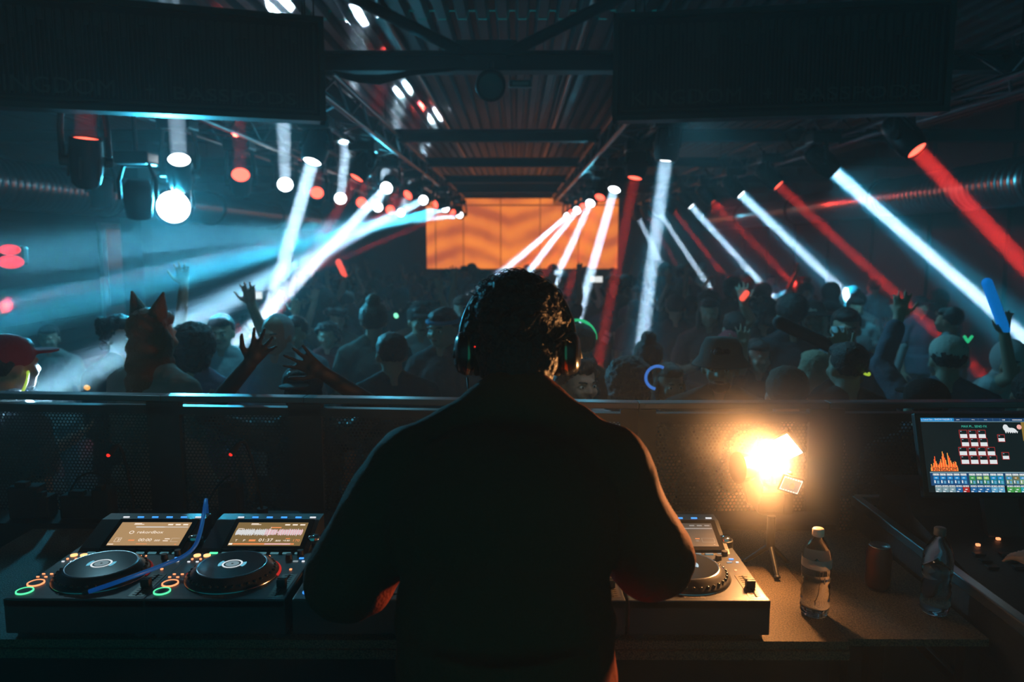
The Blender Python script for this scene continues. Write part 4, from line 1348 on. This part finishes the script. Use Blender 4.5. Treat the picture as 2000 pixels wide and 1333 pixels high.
def place(px, py, D, label, rz=0, warms=None, **kw):
    """stand a person so that the head is where the photograph has it"""
    hw = P(px, py, D)
    s = (hw.z - FZ) / HC
    loc = Vector((hw.x, hw.y, FZ))
    rm = Matrix.Rotation(R(rz), 3, 'Z')
    if warms:
        inv = rm.inverted()
        out = []
        for a in warms:
            if isinstance(a, str): out.append(a); continue
            el, wr, hd, hn = a
            out.append((inv @ ((el - loc) / s), inv @ ((wr - loc) / s), inv @ Vector(hd), inv @ Vector(hn)))
        kw['arms'] = out
    b = make_person(label, **kw)
    b.location = loc; b.rotation_euler = (0, 0, R(rz)); b.scale = (s, s, s)
    return b


def copy_tree(o, parent=None):
    c = o.copy(); COL.objects.link(c)
    if parent is not None: c.parent = parent
    for ch in list(o.children): copy_tree(ch, c)
    return c


# ---- the person at the decks (seen from behind), built in place
def dj():
    shirt_m = mat('dj_shirt', (.24, .035, .015), .85, sheen=.0, bump=(140, .4), spec=.2)
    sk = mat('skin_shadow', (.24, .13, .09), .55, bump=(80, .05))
    b = MB()
    b.ell((-.02, 1.32, .98), (.18, .14, .15)).ell((-.02, 1.36, 1.14), (.185, .14, .18)).ell((-.015, 1.42, 1.30), (.21, .13, .17))
    b.cap((-.18, 1.47, 1.40), (.16, 1.47, 1.40), .07)
    for s in (-1, 1): b.cap((s * .14 - .01, 1.48, 1.42), (s * .05 - .005, 1.50, 1.455), .04, .045)
    b.cap((0, 1.49, 1.43), (0, 1.575, 1.575), .060, .060)
    Hm = Matrix.Translation((.003, 1.59, 1.545)) @ Matrix.Rotation(R(180), 4, 'Z') @ Matrix.Rotation(R(14), 4, 'X')
    head_prims(b, Hm, .004)
    arms_ = (((-.215, 1.47, 1.385), (-.325, 1.50, 1.165), (-.225, 1.735, 1.085), (.25, 1, -.15), -1), ((.185, 1.47, 1.385), (.272, 1.50, 1.175), (.175, 1.735, 1.095), (-.2, 1, -.2), 1))
    for sh, el, wr, hd, s in arms_:
        b.cap(sh, el, .062, .050).cap(el, wr, .050, .031).cap(wr, Vector(wr) + Vector(hd).normalized() * .02, .030, .028)
        hand(b, wr, hd, (0, 0, -1), side=1 if s > 0 else -1, spread=.18, curl=.38)
    for s in (-1, 1):
        x = -.02 + s * .10
        b.cap((x, 1.32, .94), (x + s * .02, 1.36, .50), .105, .07).cap((x + s * .02, 1.36, .50), (x + s * .03, 1.32, .09), .065, .042).cap((x + s * .03, 1.31, .035), (x + s * .05, 1.50, .03), .04, .032)
    body = link('person', fuse(b, 'person', sk, .0065, 3), None, 'person in a loose dark T-shirt seen from behind, bent over the decks wearing headphones', 'person')
    # shirt, loose
    t = MB()
    t.ell((-.02, 1.42, 1.29), (.235, .155, .20)).ell((-.02, 1.37, 1.12), (.212, .165, .20))
    t.cyl((-.02, 1.33, .80), (-.02, 1.37, 1.12), .213, .205, 28)
    t.ell((-.02, 1.335, .80), (.213, .205, .02))
    t.cap((-.20, 1.47, 1.385), (.18, 1.47, 1.385), .088)
    for s in (-1, 1): t.cap((s * .17 - .01, 1.475, 1.415), (s * .06, 1.50, 1.475), .06, .066).cap((s * .10, 1.49, 1.455), (s * .02, 1.515, 1.505), .062, .070)
    t.cap((-.215, 1.47, 1.375), (-.335, 1.497, 1.15), .085, .098).cap((-.12, 1.45, 1.32), (-.30, 1.48, 1.22), .09, .085)
    t.cap((.185, 1.47, 1.38), (.272, 1.497, 1.19), .084, .092).cap((.10, 1.45, 1.32), (.24, 1.48, 1.24), .09, .08)
    me = fuse(t, 'shirt', shirt_m, .0075, 16)
    co = [(v.co.copy(), v.normal.copy()) for v in me.vertices]
    out = []
    for p, n in co:
        f = noise.noise(Vector((p.x * 7, p.y * 7, p.z * 5)) + Vector((3, 1, 2)))
        out += list(p + n * (.010 * f + .004 * noise.noise(p * 22)))
    me.vertices.foreach_set('co', out)
    link('shirt', me, body)
    t = MB()
    for s in (-1, 1):
        x = -.02 + s * .10
        t.cap((x, 1.32, .92), (x + s * .02, 1.36, .50), .115, .085).cap((x + s * .02, 1.36, .50), (x + s * .03, 1.32, .10), .082, .065)
    link('trousers', fuse(t, 'trousers', cloth((.015, .018, .03)), .011, 2), body)
    t = MB()
    for s in (-1, 1): t.cap((-.02 + s * .13, 1.29, .045), (-.02 + s * .155, 1.52, .038), .048, .038)
    link('shoes', fuse(t, 'shoes', matt, .009, 2), body)
    # hair: a curly mop
    rnd = random.Random(4)
    h = MB()
    q = Hm.to_3x3().to_quaternion()
    h.ell(Hm @ Vector((0, .015, .118)), (.098, .108, .098), rot=q.to_euler(), n=20, m=14)
    h.ell(Hm @ Vector((0, .045, .045)), (.086, .075, .09), rot=q.to_euler(), n=20, m=14)
    h.ell(Hm @ Vector((0, .05, -.02)), (.070, .055, .06), rot=q.to_euler(), n=20, m=14)
    for k in range(120):
        a = rnd.uniform(0, 6.283); zz = rnd.uniform(-.8, 1)
        rr = math.sqrt(1 - zz * zz)
        p = Vector((.098 * rr * math.cos(a), .015 + .105 * rr * math.sin(a), .105 + .102 * zz))
        if p.y < -.03 and p.z < .11: continue
        h.ell(Hm @ p, (.017, .017, .014), n=8, m=6)
    link('hair', fuse(h, 'hair', hair_b, .0055, 1, (55, .006)), body)
    c = MB()
    for k in range(190):
        a = rnd.uniform(0, 6.283); zz = rnd.uniform(-.95, 1) if k % 3 else rnd.uniform(.6, 1)
        rr = math.sqrt(max(0, 1 - zz * zz))
        nrm = Vector((rr * math.cos(a), rr * math.sin(a), zz))
        p0 = Vector((.096 * nrm.x, .018 + .103 * nrm.y, .105 + .10 * nrm.z))
        if p0.y < -.03 and p0.z < .10: continue
        tg = nrm.orthogonal().normalized(); tg.rotate(Matrix.Rotation(rnd.uniform(0, 6.28), 3, nrm))
        R0 = rnd.uniform(.010, .022)
        n_ = 9; pp = []
        for i in range(n_):
            u = i / (n_ - 1) * rnd.uniform(3.2, 4.6)
            pp.append(Hm @ (p0 + nrm * (R0 * math.sin(u) * .9 + .004) + tg * R0 * (1 - math.cos(u)) + nrm.cross(tg) * .004 * i))
        c.tube(pp, .0008, 4)
    link('curls', c.mesh('curls', hair_b), body, kind='stuff')
    # headphones: worn on the head, a thing of their own
    hp = empty('headphones', Hm @ Vector((0, .0, .1)), 'black over-ear headphones on the head of the person at the decks', 'headphones')
    Mi = Matrix.Translation(-hp.location)
    hb = []
    for k in range(25):
        u = math.pi * k / 24
        hb.append(Mi @ Hm @ Vector((.118 * math.cos(u), -.002 + .012 * math.sin(u), .068 + .150 * math.sin(u))))
    bd = MB().tube(hb, .0085, 10)
    bd.build('headband', black, hp)
    for s in (-1, 1):
        ce = Vector((s * .098, .004, .052)); ax = Vector((s, .18, .0)).normalized()
        Mc = Mi @ Hm @ Matrix.Translation(ce) @ ax.to_track_quat('Z', 'Y').to_matrix().to_4x4()
        e = MB().lathe([(0, .034), (.028, .033), (.042, .026), (.048, .012), (.048, -.002), (.044, -.006)], 36, M=Mc)
        cu = e.build('ear_cup', mat('headphone_gloss', (.015, .016, .018), .22), hp)
        MB().lathe([(.044, -.006), (.049, -.012), (.047, -.026), (.030, -.030), (.026, -.02)], 32, M=Mc).build('ear_cushion', matt, cu)
        MB().lathe([(.0475, .012), (.0492, .010), (.0492, .006), (.0475, .004)], 36, M=Mc).build('metal_rim', mat('rim_glint', (.6, .42, .22), .2, 1.), cu)  # gold tone imitates the warm lamp's glint along the cup edge
        MB().tube([Mi @ Hm @ Vector((s * .118, -.002, .075)), Mi @ Hm @ Vector((s * .128, .0, .06)), Mi @ Hm @ Vector((s * .131, .002, .04))], .006, 8).build('hinge', black, hp)
    led = P(927, 660, 1.50) ; 
    MB().ell(Mi @ Hm @ Vector((.085, .088, .055)), (.0016,) * 3, n=8, m=6).build('led', EM['rd'], hp)
    # cable from the left cup down to the shoulder
    a = Hm @ Vector((.105, .0, .0))
    pp = [a, a + Vector((.004, -.01, -.04)), a + Vector((.007, -.012, -.08)), a + Vector((-.004, -.01, -.115)), a + Vector((-.03, .03, -.14))]
    MB().tube([Mi @ p for p in pp], .0022, 8).build('cable', black, hp)
    return body


dj()

# ---- the lighting operator at the right edge
op_w = P(1985, 1010, 1.35)
hand_w = P(1935, 1062, 1.86)
opx, opy = 1.62, 1.30
inv = lambda p: Matrix.Rotation(R(180), 3, 'Z').inverted() @ (Vector(p) - Vector((opx, opy, 0)))
b = make_person('person at the right edge in a dark top, one hand on the lighting desk', arms=((inv((1.90, 1.42, 1.14)), inv((1.80, 1.66, 1.10)), (0, -1, -.2), (0, 0, -1)), (inv((1.33, 1.40, 1.13)), inv((1.235, 1.66, 1.075)), (.15, -1, .15), (0, 0, -1))),
                top=(.012, .013, .015), sleeve=.6, voxel=.008, hp=15, curl=.4)
b.location = (opx, opy, 0); b.rotation_euler = (0, 0, R(180))

# ---- the crowd close to the booth
PURP = (.20, .12, .16)
V = Vector
hero = place(592, 762, 3.30, 'person by the barrier raising both spread hands, dark cap and dark tank top', rz=0,
             warms=((P(400, 815, 3.10), P(487, 712, 2.98), (.50, -.1, .72), (.1, -1, 0)), (P(742, 800, 3.12), P(632, 730, 2.98), (-.75, -.1, .52), (.1, -1, .0))),
             sleeve=.15, top=(.03, .035, .04), skin_mat=mat('skin_silhouette', (.03, .017, .013), .6), hat='cap', hat_col=(.05, .05, .055), voxel=.0065, spread=.42, curl=.08, face=True)  # shade put into the skin colour so the arms read as silhouettes
place(14, 712, 3.15, 'person at the far left edge in a red cap and striped shirt', rz=150, top=(.10, .11, .12), hat='cap', hat_col=(.25, .02, .03), arms=('down', 'bent'))
place(96, 660, 6.0, 'person in a pale top alone in the haze at far left', rz=20, top=(.30, .28, .26), arms=('bent', 'down'), hair='short')
place(236, 655, 4.4, 'person in black raising a drink, left of the cat-eared one', rz=65, top=(.02, .025, .03), sleeve=1.6, arms=('chin', 'down'), hair='curly', seed=3, face=True)
place(296, 655, 3.55, 'person with furry cat ears and a grey fur jacket', rz=155, top=(.32, .27, .24), sleeve=1.9, hair='long', hair_mat=mat('hair_orange', (.22, .07, .02), .6, bump=(120, .8)), hat='ears', arms=('down', 'bent'), g=1.08)
place(383, 682, 4.2, 'person with big round dark hair and red collar', rz=170, top=(.22, .14, .20), hair='afro', hair_mat=hair_b, arms=('down', 'down'), sleeve=1.2)
place(432, 648, 5.0, 'person behind the round dark hair, pale arm stretched up', rz=10, top=(.35, .35, .36), arms=('high', 'up'), hair='short', face=True)
place(541, 652, 4.4, 'person in a white helmet-like mask behind the raised hands', rz=-10, top=(.3, .32, .34), hair='none', hat='hood', hat_col=(.40, .44, .46), arms=('down', 'down'), face=True, hscale=.82)
place(575, 650, 5.2, 'pale-faced person right of the white mask', rz=-15, top=(.12, .13, .15), hair='short', face=True, arms=('bent', 'down'))
place(640, 655, 6.0, 'person in dark red with one hand raised left of the tall hair', rz=0, top=(.14, .02, .02), arms=('up', 'down'), hair='curly', seed=8)
place(730, 625, 5.2, 'person with tall piled hair in a backwards pose', rz=190, top=(.10, .09, .08), hair='bun', hair_mat=hair_br, hscale=1.1, arms=('bent', 'bent'))
place(765, 690, 4.1, 'dark-haired person in a black tank top facing away', rz=200, top=(.012, .014, .015), sleeve=.2, hair='short', g=1.1, arms=('down', 'down'))
place(820, 625, 5.6, 'person in a pale grey T-shirt and dark cap', rz=15, top=(.30, .32, .32), hat='cap', hat_col=(.03, .03, .03), arms=('down', 'down'), face=True)
p_tee = place(866, 640, 4.6, 'person in a black T-shirt with a white printed square, blue headband', rz=-25, top=(.015, .018, .02), hat='band', hat_col=(.02, .2, .35), arms=('bent', 'down'), face=True)
place(925, 600, 8.0, 'person in blue-white clothes reaching up beside the big curly head', rz=0, top=(.35, .42, .5), arms=('high', 'up'), hair='short')
place(985, 570, 9.5, 'person holding up a white phone above the curly head', rz=180, top=(.03, .03, .035), warms=('down', (P(1000, 582, 9.4), P(998, 557, 9.32), (0, 0, 1), (0, 1, 0))), hair='short')
place(1168, 580, 9.2, 'person holding up a phone left of the tall white beam', rz=180, top=(.03, .03, .035), warms=('down', (P(1176, 590, 9.1), P(1166, 566, 9.1), (0, 0, 1), (0, 1, 0))), hair='short')
place(492, 630, 7.6, 'person holding up a phone at the foot of the left beams', rz=180, top=(.05, .05, .06), warms=('down', (P(510, 630, 7.6), P(499, 598, 7.55), (0, 0, 1), (0, 1, 0))), hair='curly')
place(678, 590, 8.1, 'person swinging a red light stick over the left crowd', rz=170, top=(.05, .05, .06), warms=((P(665, 580, 8.05), P(672, 548, 8.0), (0, 0, 1), (0, 1, 0)), 'down'), hair='short')
place(1478, 695, 4.75, 'person in a dark brown top holding a short red light at chest height', rz=10, top=(.05, .03, .02), warms=((P(1450, 715, 4.6), P(1451, 684, 4.57), (0, 0, 1), (0, 1, 0)), 'down'), hair='long')
place(1132, 672, 4.3, 'person with a green glow band on dark hair', rz=200, top=(.05, .03, .02), hair='short', hair_mat=hair_br, arms=('down', 'bent'))
place(1126, 744, 3.35, 'open-mouthed person with short dark hair, face turned to the booth', rz=22, top=(.28, .34, .38), hair='curly', seed=5, face=True, openm=True, arms=('down', 'down'), voxel=.007, hy=6)
place(1225, 750, 3.75, 'person with big dark hair seen from behind right of the open-mouthed one', rz=185, top=(.02, .022, .025), hair='afro', arms=('down', 'down'), g=1.15)
place(1266, 700, 4.3, 'person with a dark topknot behind the big dark hair', rz=170, top=(.04, .04, .045), hair='bun', arms=('down', 'down'))
place(1306, 748, 3.95, 'smiling person with long hair wearing a blue glow hoop', rz=12, top=(.30, .22, .18), sleeve=.2, hair='long', hair_mat=hair_br, face=True, arms=('down', 'down'), voxel=.0075)
place(1408, 712, 3.5, 'bearded person in a bucket hat and grey T-shirt', rz=-18, top=(.14, .13, .12), hat='bucket', hat_col=(.10, .10, .095), face=True, beard=True, arms=('down', 'down'), g=1.12, voxel=.0075)
place(1536, 768, 3.12, 'person with a close-shaved round head beside the orange glare', rz=170, top=(.16, .12, .09), hair='short', hair_mat=mat('hair_cropped', (.10, .06, .035), .7, bump=(200, .5)), skin_mat=skin, arms=('down', 'down'), hscale=1.02)
place(1320, 600, 6.8, 'dark-haired person at the end of a thin white beam', rz=170, top=(.03, .035, .04), hair='short', arms=('down', 'down'))
place(1385, 610, 6.2, 'person with loose dark hair waving one arm mid crowd', rz=-10, top=(.12, .05, .05), hair='long', arms=('bent', 'down'))
place(1435, 640, 5.4, 'person in a red top holding a red light stick', rz=180, top=(.35, .05, .06), hair='short', warms=('down', (P(1465, 625, 5.35), P(1452, 596, 5.32), (-.1, 0, 1), (0, 1, 0))))
place(1490, 612, 6.0, 'person with broad dark hair left of the dark foam stick', rz=175, top=(.025, .028, .03), hair='curly', seed=11, hscale=1.15, arms=('down', 'down'), g=1.1)
place(1545, 612, 5.0, 'round-headed person at the end of a wide white beam', rz=180, top=(.02, .025, .028), hair='short', arms=('down', 'down'), hscale=1.1)
place(1592, 622, 6.1, 'person in white fur and a wide-brimmed hat', rz=-40, top=(.6, .6, .58), sleeve=1.9, hair='long', hair_mat=mat('hair_white', (.6, .58, .52), .6, bump=(90, .8)), hat='wide', hat_col=(.05, .06, .065), arms=('bent', 'down'))
place(1652, 640, 4.7, 'person with dark hair lit from above, lifting a clear cup', rz=-20, top=(.10, .12, .15), sleeve=1.5, hair='short', arms=('chin', 'down'), face=True)
place(1655, 715, 3.6, 'dark-haired person seen from behind with a yellow glow necklace', rz=190, top=(.02, .022, .02), hair='short', warms=('down', (P(1672, 735, 3.75), P(1650, 700, 3.82), (-.3, 0, .9), (0, 1, 0))), g=1.1)
p_stick = place(1590, 720, 4.3, 'pale long-haired person under the dark foam stick', rz=180, top=(.22, .19, .16), hair='long', hair_mat=mat('hair_blond', (.30, .22, .14), .6, bump=(120, .8)), arms=('down', 'down'))
place(1852, 700, 3.9, 'person in a beige cap with pink rim light', rz=160, top=(.10, .10, .13), hat='cap', hat_col=(.55, .45, .40), arms=('down', 'up'), sleeve=1.8, g=1.1)
place(1808, 792, 3.15, 'person in a black cap close to the barrier on the right', rz=180, top=(.012, .013, .014), hat='cap', hat_col=(.01, .01, .011), arms=('down', 'down'), g=1.15)
place(1972, 705, 4.4, 'person in a white patterned hood at the right edge', rz=-30, top=(.45, .42, .42), hat='hood', hat_col=(.5, .48, .48), hair='none', face=True, warms=((P(1975, 735, 4.25), P(1962, 655, 4.2), (-.1, 0, 1), (0, -1, 0)), 'bent'))
place(2015, 770, 3.4, 'person in a teal jacket cut off by the right edge', rz=150, top=(.02, .22, .30), sleeve=1.9, arms=('down', 'bent'))
place(1722, 728, 5.1, 'person in a pinkish top holding the grey foam stick', rz=10, top=(.25, .16, .17), hair='long', warms=('down', (P(1748, 800, 5.0), P(1741, 768, 4.88), (.1, 0, 1), (0, -1, 0))), face=True)

# ---- deeper crowd: one of each kind, then copies
protos = [
    ('dancer in a dark hooded top deep in the crowd', dict(top=(.03, .035, .04), hat='hood', hat_col=(.03, .035, .04), hair='none', arms=('down', 'bent'))),
    ('dancer in a pale T-shirt deep in the crowd', dict(top=(.30, .31, .32), hair='short', arms=('down', 'down'))),
    ('dancer in black with both arms up deep in the crowd', dict(top=(.02, .02, .022), hair='short', arms=('up', 'high'))),
    ('long-haired dancer in a dark red top deep in the crowd', dict(top=(.14, .04, .05), hair='long', hair_mat=hair_br, arms=('bent', 'down'))),
    ('dancer in a cap and blue-grey shirt deep in the crowd', dict(top=(.09, .13, .18), hat='cap', hat_col=(.03, .03, .035), arms=('down', 'down'))),
    ('curly-haired dancer with one arm up deep in the crowd', dict(top=(.10, .07, .05), hair='curly', seed=2, arms=('up', 'down'))),
    ('broad dark-haired dancer in a black top deep in the crowd', dict(top=(.015, .016, .018), hair='afro', g=1.12, arms=('down', 'out'))),
]
PR = []
for lab, kw in protos:
    PR.append(make_person(lab, group='dancers deep in the crowd: ' + lab.split(' deep')[0], voxel=.0125, **kw))
rnd = random.Random(21)
near = [(o.location.x, o.location.y) for o in bpy.data.objects if o.get('category') == 'person' and o not in PR]
k = 0; used = set()
for row in range(17):
    y = 6.2 + row * .72
    xmin = -.40 * y + .55 if y < 12 else -4.4
    xmin = max(xmin, -4.4)
    xmax = min(.60 * y, 5.2)
    n = int((xmax - xmin) / (.85 + .03 * row))
    for i in range(n):
        x = xmin + (i + rnd.uniform(.15, .85)) * (xmax - xmin) / n
        yy = y + rnd.uniform(-.25, .25)
        if any(abs(x - a) < .58 and abs(yy - b_) < .5 for a, b_ in near): continue
        j = rnd.choice([0, 1, 2, 3, 4, 5, 6, 0, 4, 6, 6, 0, 4, 3, 1])
        if j in used: o = copy_tree(PR[j])
        else: o = PR[j]; used.add(j)
        s = rnd.uniform(.94, 1.04) * (HC - .0 + .0) / HC
        o.location = (x, yy, FZ); o.rotation_euler = (0, 0, R(rnd.choice([rnd.uniform(-40, 40), rnd.uniform(140, 220)]))); o.scale = (s, s, s)
        zone = ('left of the curly head' if x < -.035 * yy - .2 else 'right of the curly head' if x > .07 * yy + .2 else 'behind the curly head')
        dep = 'in the middle rows' if yy < 10 else 'in the far rows' if yy < 14 else 'under the orange screen'
        base = protos[j][0].split(' deep')[0].rstrip(',')
        o['label'] = '%s, %s %s' % (base, dep, zone)
        o['group'] = 'dancers ' + dep + ' ' + zone + ': ' + base
        near.append((x, yy)); k += 1
for j, o in enumerate(PR):
    if j not in used: o.location = (.5 * j, 19, FZ)

# ------------------------------------------------------------ glow things in the crowd
def ring(c, r, m, name, lab, cat, tilt=(0, 0, 0), a0=0, a1=360, th=.006):
    t = MB().tube([(r * math.cos(R(a0 + (a1 - a0) * k / 30)), r * math.sin(R(a0 + (a1 - a0) * k / 30)), 0) for k in range(31)], th, 8)
    return t.build(name, m, label=lab, cat=cat, loc=c, rot=tuple(R(v) for v in tilt))


ring(P(32, 760, 3.15), .085, emat('glow_yellow', (.35, .55, .04), 1.0), 'glow_necklace', 'yellow-green glow necklace on the red-capped person', 'glow necklace', (40, -50, 0))
ring(P(1655, 702, 3.52), .115, emat('glow_yellow', (.35, .55, .04), 1.0), 'glow_necklace', 'yellow-green glow necklace on the dark-haired person right of centre', 'glow necklace', (0, 38, 0), -40, 60)
ring(P(1127, 662, 4.28), .105, emat('glow_green', (.02, .5, .2), 1.0), 'glow_headband', 'green glow band over the dark hair right of the headphones', 'glow headband', (90, 12, 0), 10, 110, .008)
ring(P(1284, 738, 3.62), .055, emat('glow_blue', (.04, .16, .55), 1.0), 'glow_hoop', 'blue glow hoop beside the smiling person', 'glow hoop', (90, 0, 0), 60, 260, .007)
red_g = emat('glow_red', (1., .10, .06), 1.3)
for (x0, y0_, x1, y1_, D, m, r, lab, nm) in (
        (1450, 583, 1458, 573, 5.3, red_g, .02, 'short red light stick held up in the middle right crowd', 'light_stick'),
        (1447, 655, 1452, 672, 4.6, red_g, .016, 'short red light below the first red stick', 'light_stick'),
        (661, 512, 673, 538, 8, red_g, .03, 'red light trailing in the air over the left crowd', 'light_stick'),
        (773, 616, 774, 618, 5.5, emat('glow_mint', (.25, 1, .6), 1.4), .016, 'tiny mint-green light in the left middle crowd', 'small_light'),
        (1860, 676, 1866, 688, 3.85, emat('glow_orange', (1, .12, .03), 1.3), .013, 'orange light on the beige cap', 'small_light'),
        (169, 757, 171, 758, 3.6, emat('glow_amber', (1, .5, .12), 1.0), .012, 'amber dot of light at lower left above the rail', 'small_light'),
        (1732, 722, 1733, 726, 4.5, emat('glow_amber', (1, .5, .12), 1.0), .012, 'amber dot of light left of the grey foam stick', 'small_light'),
        (1884, 658, 1890, 668, 4.2, emat('glow_green', (.02, .5, .2), 1.0), .008, 'left prong of the green glow stick right of the beige cap', 'glow_stick'),
        (1890, 668, 1898, 658, 4.2, emat('glow_green', (.02, .5, .2), 1.0), .008, 'right prong of the green glow stick right of the beige cap', 'glow_stick'),
        (1928, 553, 1962, 644, 4.2, mat('foam_blue', (.02, .25, .75), .6, emit=(.0, .22, .75), es=.5), .028, 'bright blue foam light stick held up at the right', 'foam_stick'),
        (1522, 630, 1650, 690, 3.85, mat('foam_dark', (.035, .04, .045), .7), .034, 'dark foam stick held across the right crowd', 'foam_stick'),
        (1766, 678, 1738, 765, 4.85, mat('foam_grey', (.32, .36, .38), .7), .024, 'grey foam stick standing upright in the right crowd', 'foam_stick')):
    a, b_ = P(x0, y0_, D), P(x1, y1_, D)
    MB().cap(V((0, 0, 0)), b_ - a, r, r, 14).build(nm, m, label=lab, cat=nm.replace('_', ' '), loc=a)
phm = emat('phone_glow', (.8, .85, .85), 1.1)
for (px, py, D, lab) in ((997, 541, 9.3, 'glowing phone held up above the curly head'), (1165, 546, 9.0, 'glowing phone held up left of the tall white beam'), (498, 577, 7.5, 'pale glowing phone held up at the foot of the left beams')):
    t = empty('phone', P(px, py, D), lab, 'phone')
    MB().box((0, .004, 0), (.15, .008, .08), b=.002).build('case', black, t)
    MB().box((0, -.001, 0), (.14, .002, .07)).build('picture', phm, t)
t = empty('plastic_cup', P(1636, 655, 4.45), 'clear plastic cup raised by the person lit from above', 'cup')
MB().lathe([(0, -.05), (.026, -.05), (.036, .05), (.034, .05), (.025, -.045), (0, -.045)], 24).build('cup_wall', mat('cup_plastic', (.75, .8, .85), .15, alpha=.55), t)
t = MB().box((0, 0, 0), (.11, .004, .15), b=.001)
gr = P(848, 735, 4.40)
g_ = MB().box((0, 0, 0), (.10, .006, .13)).box((.0, -.004, .01), (.10, .004, .012), mi=1)
# printed square on the black T-shirt: a child of its wearer
o = g_.build('printed_square', [mat('print_white', (.5, .53, .55), .7), matt], p_tee)
o.matrix_world = Matrix.Translation(gr) @ Euler((R(-8), R(20), R(-22))).to_matrix().to_4x4()
bpy.context.view_layer.update()

bpy.data.scenes.remove(TMP)
